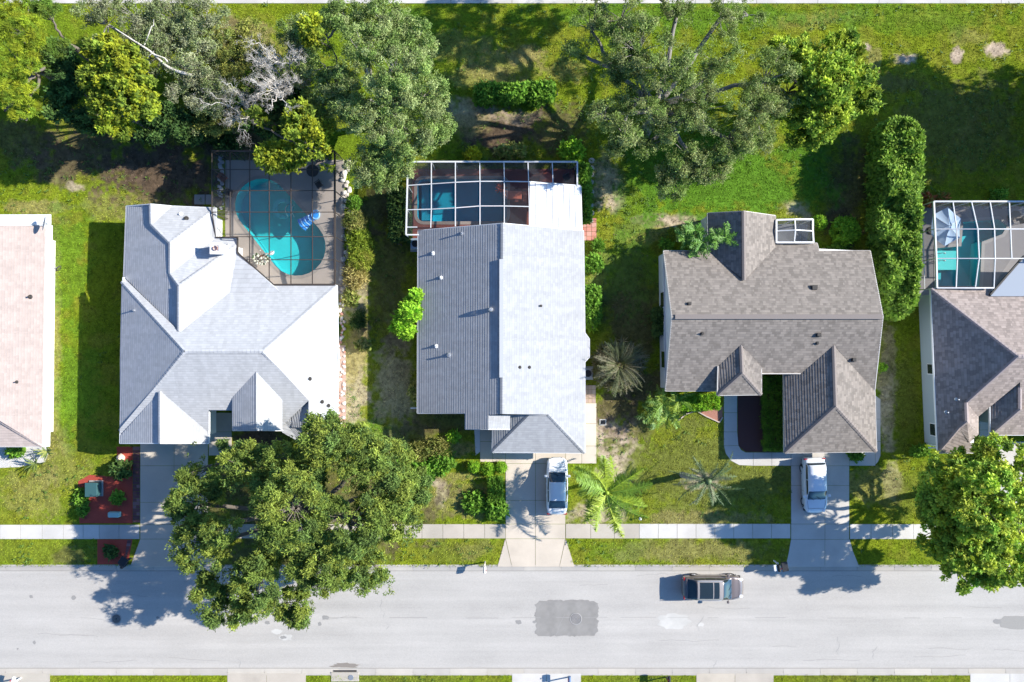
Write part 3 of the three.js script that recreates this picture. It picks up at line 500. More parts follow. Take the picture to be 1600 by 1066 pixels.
  for (const [a, b, c, d] of [[[278.5, 447, 4.51], [279.5, 447, 4.72], [279.5, 518, 4.76], [278.5, 516, 4.51]], [[249, 613, 4.26], [250, 611, 4.43], [250, 693, 4.43], [249, 693, 4.26]]]) { const m = new MB(); m.quad(P(...a), P(...b), P(...c), P(...d)); m.build('roof_step', M.trim, t); }
  // square chimney with a clay flue
  const q = onRoof(346, 391), ch = rbox(0.78, 1.5, 0.78, 0.02, q.x, q.y + 0.35, q.z), c = put('chimney', ch, mat(0.72, 0.71, 0.7, 0.9), t);
  put('chimney_cap', mergeGeometries([rbox(0.9, 0.07, 0.22, 0.01, q.x, q.y + 1.13, q.z - 0.34), rbox(0.9, 0.07, 0.22, 0.01, q.x, q.y + 1.13, q.z + 0.34), rbox(0.22, 0.07, 0.46, 0.01, q.x - 0.34, q.y + 1.13, q.z), rbox(0.22, 0.07, 0.46, 0.01, q.x + 0.34, q.y + 1.13, q.z)]), mat(0.7, 0.68, 0.66, 0.9), c);
  put('flue', new THREE.CylinderGeometry(0.17, 0.17, 0.2, 16, 1, true).translate(q.x, q.y + 1.16, q.z), mat(0.35, 0.2, 0.15, 0.9), c);
  put('flashing', rbox(1.0, 0.05, 1.0, 0.01, q.x, q.y - 0.1, q.z), M.metal, t);
  pipe(t, 210, 485, 0.3, 0.05, M.metal); pipe(t, 282, 335, 0.15, 0.07, M.white); pipe(t, 291, 342, 0.2, 0.08, M.dark); for (const [u, v] of [[484, 592], [503, 628], [513, 634]]) pipe(t, u, v, 0.14, 0.06, M.dark);
  const br = new MB(); br.box(P(334, 371, 0).x, P(371, 371, 0).x, 0, 2.5, P(0, 371, 0).z - 0.02, P(0, 371, 0).z + 0.02);
  opening(t, wl[13], wl[14], 0.15, 0.85, 0.02, 2.25, 'garage'); opening(t, wl[11], wl[12], 0.25, 0.75, 0.02, 2.1, 'door'); opening(t, wl[10], wl[9], 0.25, 0.7, 0.7, 2.1, 'window'); opening(t, wl[5], wl[6], 0.2, 0.6, 0.1, 2.1, 'window'); opening(t, wl[14], wl[15], 0.3, 0.4, 0.9, 2.1, 'window'); opening(t, wl[14], wl[15], 0.65, 0.75, 0.9, 2.1, 'window'); opening(t, wl[6], wl[7], 0.3, 0.6, 0.9, 2.1, 'window');
}
// --- grey gabled house
const roofC = mat(0.4, 0.405, 0.415, 0.9, { map: T.tab });
let houseC;
{
  const e = 2.6, R = 5.3;
  houseC = house('grey_gable_house', 'long grey gabled house with garage behind the white sedan', {
    base: [782, 520], roof: roofC, wall: mat(0.6, 0.6, 0.58, 0.85), overhang: 0.4,
    faces: [
      { p: [[653, 360, e], [786, 349, R], [785, 647, R], [763, 648.5, 4.86], [763, 671, 4.75], [727, 671, 4.06], [727, 646, 4.12], [652, 646, e]], pl: [0, 1, 2] },
      { p: [[786, 349, R], [912, 361, e], [914, 520, e], [921, 530, 2.42], [921, 558, 2.42], [914, 566, e], [914, 709, e], [857, 648, 3.8], [785, 647, R]], pl: [0, 8, 6] },
      { p: [[769, 707, e], [914, 708, e], [857, 648, 3.8], [828, 648, 3.8]] },
      { p: [[769, 707, e], [828, 648, 3.8], [769, 648, e + 0.02]] },
      { p: [[763, 649, 4.8], [797, 649, 4.15], [797, 671, 4.1], [763, 671, 4.75]] },
    ],
    ridges: [[[786, 349, R], [785, 647, R], 0.17], [[828, 648, 3.8], [769, 707, e]], [[857, 648, 3.8], [914, 708, e]]],
    fascia: [[[786, 349, R], [653, 360, e], [652, 646, e], [727, 646, 4.12], [727, 671, 4.06], [763, 671, 4.75], [797, 671, 4.1]], [[769, 650, e], [769, 707, e], [914, 708, e], [914, 566, e], [921, 558, 2.42], [921, 530, 2.42], [914, 520, e], [912, 361, e], [786, 349, R]]],
    outline: [[653, 360, e], [912, 361, e], [914, 708, e], [769, 707, e], [769, 660, e], [727, 660, e], [727, 646, e], [652, 646, e]],
    gables: [[[653, 363, e], [786, 352, R], [912, 364, e]], [[652, 644, e], [785, 645, R], [857, 646, 3.8]]],
  });
  const t = houseC.t, wl = houseC.wl;
  const rv = new MB(); rv.bar(P(783.5, 405, 5.33), P(783.5, 590, 5.33), 0.3, 0.06); rv.build('ridge_vent', mat(0.45, 0.46, 0.48, 0.8), t);
  pipe(t, 722, 365, 0.34, 0.055, M.metal); pipe(t, 677, 396, 0.22, 0.065, M.white); pipe(t, 689.5, 434, 0.22, 0.06, M.white); pipe(t, 682, 541, 0.22, 0.065, M.white); pipe(t, 702.5, 555, 0.34, 0.075, M.metal);
  { const q = onRoof(767, 484); const geos = [cyl(0.16, 0.2, 0.3, q.x, q.y + 0.0, q.z, 14)]; for (let k = 0; k < 16; k++) { const a = k / 16 * 6.2832, g = new THREE.TorusGeometry(0.19, 0.02, 4, 8, Math.PI); g.rotateZ(-Math.PI / 2).rotateY(a).translate(q.x, q.y + 0.24, q.z); geos.push(g.toNonIndexed()); } geos.push(cyl(0.12, 0.12, 0.03, q.x, q.y + 0.42, q.z, 14)); put('turbine_vent', mergeGeometries(geos.map((g) => (g.index ? g.toNonIndexed() : g))), M.metal, t); }
  boxVent(t, 845, 478, 0.16); pipe(t, 812, 574, 0.1, 0.05, M.dark); pipe(t, 827, 574, 0.1, 0.05, M.dark);
  opening(t, wl[2], wl[3], 0.1, 0.9, 0.02, 2.2, 'garage'); opening(t, wl[6], wl[7], 0.25, 0.7, 0.6, 2.0, 'window'); opening(t, wl[1], wl[2], 0.2, 0.3, 0.9, 2.0, 'window'); opening(t, wl[7], wl[0], 0.3, 0.4, 0.9, 2.0, 'window'); opening(t, wl[7], wl[0], 0.7, 0.8, 0.9, 2.0, 'window'); opening(t, wl[4], wl[5], 0.2, 0.75, 0.02, 2.1, 'door'); opening(t, wl[0], wl[1], 0.2, 0.5, 0.05, 2.1, 'window');
  { const q = P(652, 634, 0); const d = new MB(); d.bar(V(q.x - 0.25, 2.2, q.z), V(q.x + 0.5, 2.2, q.z), 0.08, 0.06); d.build('bracket', M.white, t); }
}
// white metal patio cover at the back of the grey house
{
  const t = thing('patio_cover', 'bright white ribbed metal patio roof at the back of the grey house', 'patio cover', P(868, 322, 0));
  const a = P(828, 284.5, 2.75), b = P(907, 291, 2.6), c = P(909, 361, 2.72), d = P(828, 352, 2.9), wm = mat(0.86, 0.87, 0.88, 0.45);
  const n = 9; for (let k = 0; k < n; k++) { const p = (f, g, y) => a.clone().lerp(b, f).lerp(d.clone().lerp(c, f), g).add(V(0, y, 0)), f0 = k / n, f1 = (k + 1) / n - 0.004, m = new MB(); m.hex([p(f0, 0, -0.08), p(f1, 0, -0.08), p(f1, 1, -0.08), p(f0, 1, -0.08)], [p(f0, 0, 0), p(f1, 0, 0), p(f1, 1, 0), p(f0, 1, 0)]); m.bar(p(f0 + 0.006, 0, 0.015), p(f0 + 0.006, 1, 0.015), 0.045, 0.03); m.build('roof_panel', wm, t); }
  const e = new MB(); e.bar(a.clone().add(V(0, -0.05, -0.03)), b.clone().add(V(0, -0.05, -0.03)), 0.1, 0.14); e.bar(b.clone().add(V(0.03, -0.05, 0)), c.clone().add(V(0.03, -0.05, 0)), 0.08, 0.14); e.build('gutter', M.white, t);
  for (const q of [a, b, c]) { const m = new MB(); m.bar(V(q.x - 0.05, 0, q.z + 0.05), V(q.x - 0.05, q.y - 0.1, q.z + 0.05), 0.1); m.build('post', M.white, t); }
}
// --- brown house
const roofD = mat(0.3, 0.262, 0.228, 0.95, { map: T.lam }), roofDcap = mat(0.25, 0.215, 0.195, 0.95, { map: rep(T.fine, 2) });
let houseD;
{
  const e = 2.6, R = 5.2, q4 = 4.2;
  houseD = house('brown_roof_house', 'house with brown laminated shingle roof, front gables and white car in its drive', {
    base: [1205, 510], roof: roofD, cap: roofDcap, wall: mat(0.62, 0.66, 0.7, 0.85), overhang: 0.12, trim: mat(0.55, 0.52, 0.48, 0.7), thick: 0.022,
    faces: [
      { p: [[1037, 392, e], [1107, 392, e], [1163, 438, 3.95], [1211, 386, 2.4], [1211, 380, 2.25], [1277, 380, 2.25], [1280, 392, e], [1360, 392, e], [1380, 495, R], [1050, 495, R]], pl: [0, 9, 8] },
      { p: [[1107, 394, e], [1106, 333, e], [1162, 330, 3.95], [1163, 438, 3.95]] },
      { p: [[1162, 330, 3.95], [1212, 337, 2.5], [1211, 387, 2.5], [1163, 438, 3.95]] },
      { p: [[1050, 495, R], [1380, 495, R], [1367, 612, e], [1303, 539, q4], [1251, 584, 3.33], [1190, 584, 3.33], [1190, 574, 3.6], [1158, 538, q4], [1122, 572, 3.6], [1122, 611, e], [1040, 611, e]], pl: [0, 1, 10] },
      { p: [[1158, 538, q4], [1160, 583, q4], [1121, 618, 3.4], [1122, 571, 3.5]] }, { p: [[1158, 538, q4], [1190, 574, 3.6], [1190, 617, 3.4], [1160, 583, q4]] }, { p: [[1160, 583, q4], [1190, 617, 3.4], [1121, 618, 3.4]] },
      { p: [[1303, 539, q4], [1306, 635, q4], [1226, 708, e], [1225, 584, e], [1251, 584, 3.2]], pl: [0, 1, 2] }, { p: [[1303, 539, q4], [1368, 612, e], [1370, 706, e], [1306, 635, q4]], pl: [0, 2, 3] }, { p: [[1306, 635, q4], [1370, 706, e], [1226, 708, e]] },
    ],
    ridges: [[[1162, 330, 3.95], [1163, 438, 3.95]], [[1158, 538, q4], [1160, 583, q4]], [[1160, 583, q4], [1121, 618, 3.4]], [[1160, 583, q4], [1190, 617, 3.4]], [[1303, 539, q4], [1306, 635, q4]], [[1306, 635, q4], [1226, 708, e]], [[1306, 635, q4], [1370, 706, e]]],
    fascia: [[[1050, 495, R], [1037, 392, e], [1107, 392, e]], [[1106, 392, e], [1106, 333, e], [1162, 330, 3.95], [1212, 337, 2.5], [1211, 380, 2.25], [1277, 380, 2.25], [1280, 392, e], [1360, 392, e], [1380, 495, R], [1367, 612, e], [1370, 706, e], [1226, 708, e], [1225, 584, e]], [[1251, 584, 3.33], [1190, 584, 3.33]], [[1190, 575, 3.6], [1190, 617, 3.4], [1121, 618, 3.4], [1122, 572, 3.6]], [[1122, 611, e], [1040, 611, e], [1050, 495, R]]],
    outline: [[1037, 392, e], [1106, 392, e], [1106, 333, e], [1212, 337, e], [1212, 385, e], [1360, 392, e], [1362, 612, e], [1362, 700, e], [1243, 702, e], [1243, 576, 2.8], [1122, 576, 2.8], [1122, 611, e], [1040, 611, e]],
    gables: [[[1038.5, 392, e], [1051.5, 495, R], [1041.5, 611, e]], [[1358, 392, e], [1378, 495, R], [1366, 612, e]], [[1106, 335, e], [1162, 332, 3.95], [1212, 339, 2.5]]],
  });
  const t = houseD.t, wl = houseD.wl;
  const rv = new MB(); rv.bar(P(1055, 495, 5.24), P(1379, 495, 5.24), 0.36, 0.07); rv.build('ridge_vent', roofDcap, t);
  for (const [u, v, w] of [[1077, 475, 0.24], [1272, 450, 0.4], [1279, 523, 0.32], [1334, 562, 0.3]]) boxVent(t, u, v, w); for (const [u, v] of [[1097, 521], [1277, 536]]) pipe(t, u, v, 0.18, 0.06, M.dark);
  opening(t, wl[7], wl[8], 0.1, 0.9, 0.02, 2.2, 'garage'); opening(t, wl[12], wl[0], 0.15, 0.28, 0.8, 2.1, 'window'); opening(t, wl[12], wl[0], 0.6, 0.72, 0.8, 2.1, 'window'); opening(t, wl[11], wl[12], 0.3, 0.7, 0.7, 2.0, 'window'); opening(t, wl[9], wl[10], 0.3, 0.6, 0.02, 2.1, 'door'); opening(t, wl[5], wl[6], 0.5, 0.6, 0.9, 2.1, 'window'); opening(t, wl[4], wl[5], 0.1, 0.4, 0.1, 2.1, 'window');
  const q = P(1124, 612, 3.2), r = P(1172, 610, 3.2); for (const k of [q, r]) { const n = new MB(); n.bar(V(k.x + 0.2, 0, k.z - 0.3), V(k.x + 0.2, 3.3, k.z - 0.3), 0.2); n.build('porch_column', M.trim, t); }
}
// --- house at the right edge
const roofE = mat(0.42, 0.345, 0.305, 0.92, { map: T.lam }), roofEcap = mat(0.36, 0.3, 0.29, 0.92, { map: rep(T.fine, 2) });
let houseE;
{
  const e = 2.6, R = 5.3;
  houseE = house('right_edge_house', 'house with mauve brown roof and pale blue side wall cut by the right edge', {
    base: [1590, 570], roof: roofE, cap: roofEcap, wall: mat(0.36, 0.43, 0.46, 0.85), overhang: 0.42,
    faces: [
      { p: [[1455, 451, e], [1591, 557, R], [1510, 629, 3.72], [1511, 659, 3.72], [1499, 669, 3.44], [1466, 708, e], [1460, 580, e]], pl: [0, 1, 5] },
      { p: [[1455, 451, e], [1549, 451, e], [1549, 463, 2.9], [1640, 463, 2.9], [1800, 463, 2.9], [1760, 557, R], [1591, 557, R]] },
      { p: [[1591, 557, R], [1760, 557, R], [1760, 640, 3.4], [1594, 640, 3.5], [1594, 597, 4.2], [1548, 635, 3.3], [1529, 651, 3.2], [1510, 629, 3.72]], pl: [0, 1, 7] },
      { p: [[1510, 629, 3.72], [1529, 651, 3.2], [1529, 679, 3.2], [1511, 659, 3.72]] },
      { p: [[1511, 659, 3.72], [1529, 679, 3.2], [1515, 692, 3.2], [1499, 669, 3.44]] }, { p: [[1499, 669, 3.44], [1515, 690, 3.2], [1530, 708, e], [1466, 708, e]] },
      { p: [[1594, 597, 4.2], [1594, 640, 4.2], [1548, 680, 3.3], [1547, 635, 3.3]], pl: [0, 1, 2] }, { p: [[1594, 640, 4.2], [1800, 640, 4.2], [1800, 680, 3.3], [1548, 680, 3.3]] },
    ],
    ridges: [[[1455, 451, e], [1591, 557, R]], [[1591, 557, R], [1511, 629, 3.72]], [[1591, 557, R], [1760, 557, R]], [[1510, 629, 3.72], [1511, 659, 3.72]], [[1511, 659, 3.72], [1499, 669, 3.44]], [[1499, 669, 3.44], [1466, 708, e]], [[1594, 597, 4.2], [1594, 640, 4.2]], [[1594, 640, 4.2], [1548, 680, 3.3]]],
    fascia: [[[1549, 451, e], [1455, 451, e], [1460, 580, e], [1466, 708, e], [1530, 708, e]], [[1547, 635, 3.3], [1548, 680, 3.3], [1800, 680, 3.3]]],
    outline: [[1455, 451, e], [1800, 451, e], [1800, 672, e], [1552, 672, e], [1552, 632, e], [1524, 632, e], [1524, 700, e], [1466, 708, e]], 
  });
  const t = houseE.t, wl = houseE.wl;
  const fl = new MB(), q = [[1548, 463, 3.0], [1601, 402, 2.7], [1800, 402, 2.7], [1800, 463, 3.0]].map((k) => P(...k)); fl.hex(q.map((k) => k.clone().add(V(0, -0.1, 0))), q); fl.build('lanai_roof', mat(0.24, 0.28, 0.34, 0.7), t);
  const gu = new MB(); gu.bar(P(1547, 461, 2.95), P(1600, 400, 2.68), 0.12, 0.16); gu.build('gutter', M.dark, t);
  pipe(t, 1494, 624, 0.4, 0.05, M.metal); pipe(t, 1478, 644, 0.35, 0.05, M.metal);
  { const L = wl[7], a = wl[0], f = (v) => (((v - CV) / S) - L[1]) / (a[1] - L[1]); for (const [v0, v1] of [[569, 586], [662, 682]]) opening(t, L, a, Math.min(f(v0 * 0.98 + 10), f(v1 * 0.98 + 10)), Math.max(f(v0 * 0.98 + 10), f(v1 * 0.98 + 10)), 0.9, 2.1, 'window'); }
  opening(t, wl[4], wl[5], 0.2, 0.8, 0.02, 2.1, 'door');
  const ds = new MB(); { const k = P(1466, 700, 2.4); ds.bar(V(k.x - 0.7, 2.3, k.z), V(k.x + 0.5, 2.45, k.z), 0.09); ds.bar(V(k.x + 0.45, 0, k.z), V(k.x + 0.45, 2.4, k.z), 0.09); } ds.build('downspout', M.white, t);
}

// ---------- screened pool cages ----------
const mesh = (r, g, b, o) => { const m = mat(r, g, b, 0.8); m.transparent = true; m.opacity = o; return m; };
const screenDark = mesh(0.015, 0.02, 0.03, 0.4), screenGrey = mesh(0.05, 0.053, 0.06, 0.28);
function cage(name, label, base, frame, screen, beams, panels, size, posts) {
  const t = thing(name, label, 'pool enclosure', P(...base, 0));
  for (const [a, b, w] of beams) { const m = new MB(); m.bar(P(...a), P(...b), w || size, (w || size) * 1.3); m.build('beam', frame, t); }
  for (const p of posts) { const q = P(...p), m = new MB(); m.bar(V(q.x, 0.015, q.z), q, size); m.build('post', frame, t); }
  for (const p of panels) { const m = new MB(); m.fan(p.map((k) => (k.isVector3 ? k : P(...k).add(V(0, -0.02, 0))))); m.build('screen_panel', screen, t); }
  return t;
}
const wallPanel = (a, b, y0 = 0.05) => { const p = P(...a), q = P(...b); return [V(p.x, y0, p.z), V(q.x, y0, q.z), V(q.x, q.y - 0.05, q.z), V(p.x, p.y - 0.05, p.z)]; };
{ // white frame behind the grey house
  const cu = [637, 674, 711.5, 749.5, 787.5, 825, 863, 902], e = 2.7, k = 3.4, r0 = cu.map((u) => [u, 253, e]), r1 = [[636.5, 290, e + 0.1], [674, 287.5, 3.0], [711.5, 285, k], [750, 283.5, k], [788, 283.5, k], [826, 284, k], [864, 288, 2.7], [902, 291, 2.6]];
  const r2 = [[635.5, 328, e + 0.1], [674, 327, 3.0], [711.5, 325, k], [750, 322, k], [788, 322, k], [827, 323, k]], r3 = [[634.5, 367, e], [673, 356, 2.9], [711.5, 354, k + 0.2], [750, 352, k + 0.4], [788, 351, k + 0.4], [827, 354, 3.2]];
  const beams = [], panels = [];
  const chain = (a, w) => { for (let i = 0; i < a.length - 1; i++) beams.push([a[i], a[i + 1], w]); };
  chain(r0, 0.12); chain(r1); chain(r2); for (let i = 0; i < 6; i++) { chain([r0[i], r1[i], r2[i], r3[i]], i === 0 ? 0.11 : 0); } beams.push([r0[6], r1[6]], [r0[7], r1[7], 0.12], [r3[0], [654, 367, e], 0.1], [[635, 355, e], [652, 355, 2.75]]);
  for (let i = 0; i < 5; i++) panels.push([r0[i], r0[i + 1], r1[i + 1], r1[i]], [r1[i], r1[i + 1], r2[i + 1], r2[i]], [r2[i], r2[i + 1], r3[i + 1], r3[i]]);
  for (let i = 5; i < 7; i++) panels.push([r0[i], r0[i + 1], r1[i + 1], r1[i]]);
  for (let i = 0; i < 7; i++) panels.push(wallPanel(r0[i], r0[i + 1]));
  const L = [r0[0], r1[0], r2[0], r3[0]]; for (let i = 0; i < 3; i++) panels.push(wallPanel(L[i], L[i + 1])); panels.push(wallPanel(r0[7], r1[7]));
  for (let i = 0; i < 7; i++) { const p = P(...r0[i]), q = P(...r0[i + 1]); p.y = q.y = 1; }
  cage('pool_cage', 'white framed screen pool cage behind the grey gabled house', [770, 300], M.cage, screenDark, beams, panels, 0.068, [...r0, r1[0], r2[0], r3[0], r1[7]]);
}
{ // bronze frame over the kidney pool
  const U = [331, 359.5, 390, 420.5, 454.5, 488, 523], R = [236, 265, 298, 331.5, 370, 406, 444], e = 2.9, hh = (i, j) => e + (i > 0 && i < 6 ? 0.28 : 0) + (j > 0 && j < 6 ? 0.3 : 0) - (j >= 5 ? 0.25 : 0);
  const N = (i, j) => [U[i], R[j], hh(i, j)], beams = [], panels = [];
  const limit = [6, 6, 6, 6, 6, 6, 6];
  for (let j = 0; j < 7; j++) for (let i = 0; i < 6; i++) { if (j === 4 && i === 0) continue; if (j === 5 && i < 2) continue; if (j === 6 && i < 4) continue; beams.push([N(i, j), N(i + 1, j), j === 0 ? 0.1 : 0]); }
  for (let i = 0; i < 7; i++) for (let j = 0; j < 6; j++) { if (i < 2 && j >= 4) continue; if (i === 2 && j === 5) continue; if (i === 3 && j === 5) { beams.push([N(3, 5), [420.5, 440, 2.9]]); continue; } if (i === 2 && j === 4) { beams.push([N(2, 4), [390, 412, 3]]); continue; } if (i === 0 && j === 3) { beams.push([N(0, 3), [337, 370, 2.9]]); continue; } beams.push([N(i, j), N(i, j + 1), i === 6 ? 0.13 : 0]); }
  beams.push([[337, 371, 2.95], [371, 371, 2.98], 0.1], [[371, 371, 2.98], [371, 395, 3.03], 0.1], [[371, 395, 3.03], [427, 445, 3.03], 0.12], [[427, 445, 3.03], [524, 445, 3.03], 0.12], [[385, 406, 3.1], N(2, 5)]);
  for (let j = 0; j < 4; j++) for (let i = 0; i < 6; i++) panels.push([N(i, j), N(i + 1, j), N(i + 1, j + 1), N(i, j + 1)]);
  for (let i = 2; i < 6; i++) panels.push([N(i, 4), N(i + 1, 4), N(i + 1, 5), N(i, 5)]); panels.push([[371, 371, 3.1], N(2, 4), N(2, 5), [371, 395, 3.05]]);
  for (let i = 4; i < 6; i++) panels.push([N(i, 5), N(i + 1, 5), N(i + 1, 6), N(i, 6)]); panels.push([N(2, 5), N(3, 5), [420.5, 439, 3.0], [390, 412, 3.0]], [N(3, 5), N(4, 5), N(4, 6), [427, 445, 3.05], [420.5, 439, 3.0]]);
  for (let i = 0; i < 6; i++) panels.push(wallPanel(N(i, 0), N(i + 1, 0)), wallPanel(N(6, i), N(6, i + 1))); for (let j = 0; j < 3; j++) panels.push(wallPanel(N(0, j), N(0, j + 1)));
  cage('pool_cage', 'dark bronze screen pool cage over the kidney shaped pool', [440, 345], M.bronze, mesh(0.07, 0.07, 0.07, 0.16), beams, panels, 0.058, [...U.map((u, i) => N(i, 0)), ...[1, 2, 3, 4, 5, 6].map((j) => N(6, j)), ...[1, 2, 3].map((j) => N(0, j))]);
}
{ // white frame at the right edge
  const e = 2.7, cols = [[1459, 1461, 1463, 1464], [1489, 1495, 1496, 1494], [1518, 1528, 1530, 1524], [1547, 1554, 1555, 1553], [1577, 1579, 1581, 1581], [1607, 1606, 1607, 1607], [1637, 1634, 1635, 1635]], rows = [315, 358, 404, 450];
  const hs = (i, j) => (i === 0 ? e : i === 1 ? e + 0.35 : e + 0.75) + (j === 0 || j === 3 ? -0.45 * (i > 1) - 0.2 * (i === 1) : 0), N = (i, j) => [cols[i][j], rows[j], hs(i, j)], beams = [], panels = [];
  for (let j = 0; j < 3; j++) for (let i = 0; i < 6; i++) { beams.push([N(i, j), N(i + 1, j), j === 0 ? 0.12 : 0]); }
  for (let i = 0; i < 3; i++) beams.push([N(i, 3), N(i + 1, 3), 0.1]);
  for (let i = 0; i < 7; i++) for (let j = 0; j < 3; j++) if (j < 2 || i < 4) beams.push([N(i, j), N(i, j + 1), i === 0 ? 0.12 : 0]);
  for (let j = 0; j < 3; j++) for (let i = 0; i < (j < 2 ? 6 : 3); i++) panels.push([N(i, j), N(i + 1, j), N(i + 1, j + 1), N(i, j + 1)]);
  panels.push([N(3, 2), N(4, 2), [1553, 446, 3.1]]);
  for (let i = 0; i < 6; i++) panels.push(wallPanel(N(i, 0), N(i + 1, 0))); for (let j = 0; j < 3; j++) panels.push(wallPanel(N(0, j), N(0, j + 1)));
  const t = cage('pool_cage', 'white framed domed screen cage over the pool at the right edge', [1540, 380], M.cage, screenGrey, beams, panels, 0.07, [0, 1, 2, 3, 4, 5, 6].map((i) => N(i, 0)).concat([1, 2, 3].map((j) => N(0, j))));
  for (const [a, b] of [[0, 1], [1, 2], [2, 3]]) { const p = P(...N(0, a)), q = P(...N(0, b)), m = new MB(); p.y = q.y = 1; m.bar(p, q, 0.06); m.build('rail', M.white, t); }
}
{ // small white cage against the brown house
  const t = [[1213, 344, 2.6], [1242, 343, 2.75], [1270, 343, 2.6]], mid = [[1213, 361, 2.7], [1243, 359.5, 3.1], [1270, 361, 2.7]], b = [[1213, 379, 2.5], [1241, 379, 2.6], [1271, 379, 2.5]], beams = [], panels = [];
  for (const r of [t, mid, b]) for (let i = 0; i < 2; i++) beams.push([r[i], r[i + 1], r === mid ? 0 : 0.13]);
  for (let i = 0; i < 3; i++) beams.push([t[i], mid[i], i === 1 ? 0 : 0.12], [mid[i], b[i], i === 1 ? 0 : 0.12]);
  for (let i = 0; i < 2; i++) panels.push([t[i], t[i + 1], mid[i + 1], mid[i]], [mid[i], mid[i + 1], b[i + 1], b[i]], wallPanel(t[i], t[i + 1]));
  panels.push(wallPanel(t[2], b[2]));
  const g = cage('screen_porch', 'small white framed screen porch beside the brown house rear gable', [1242, 360], M.white, mesh(0.05, 0.055, 0.065, 0.4), beams, panels, 0.08, [...t, b[2]]);
  g.userData.category = 'screen porch';
  structure('porch_floor', sheet(polyUV([1206, 350], [1262, 350], [1262, 400], [1206, 400]), 0.02), M.conc(0.33, 0.34, 0.36)); EX.push(polyUV([1206, 350], [1262, 350], [1262, 400], [1206, 400]));
}

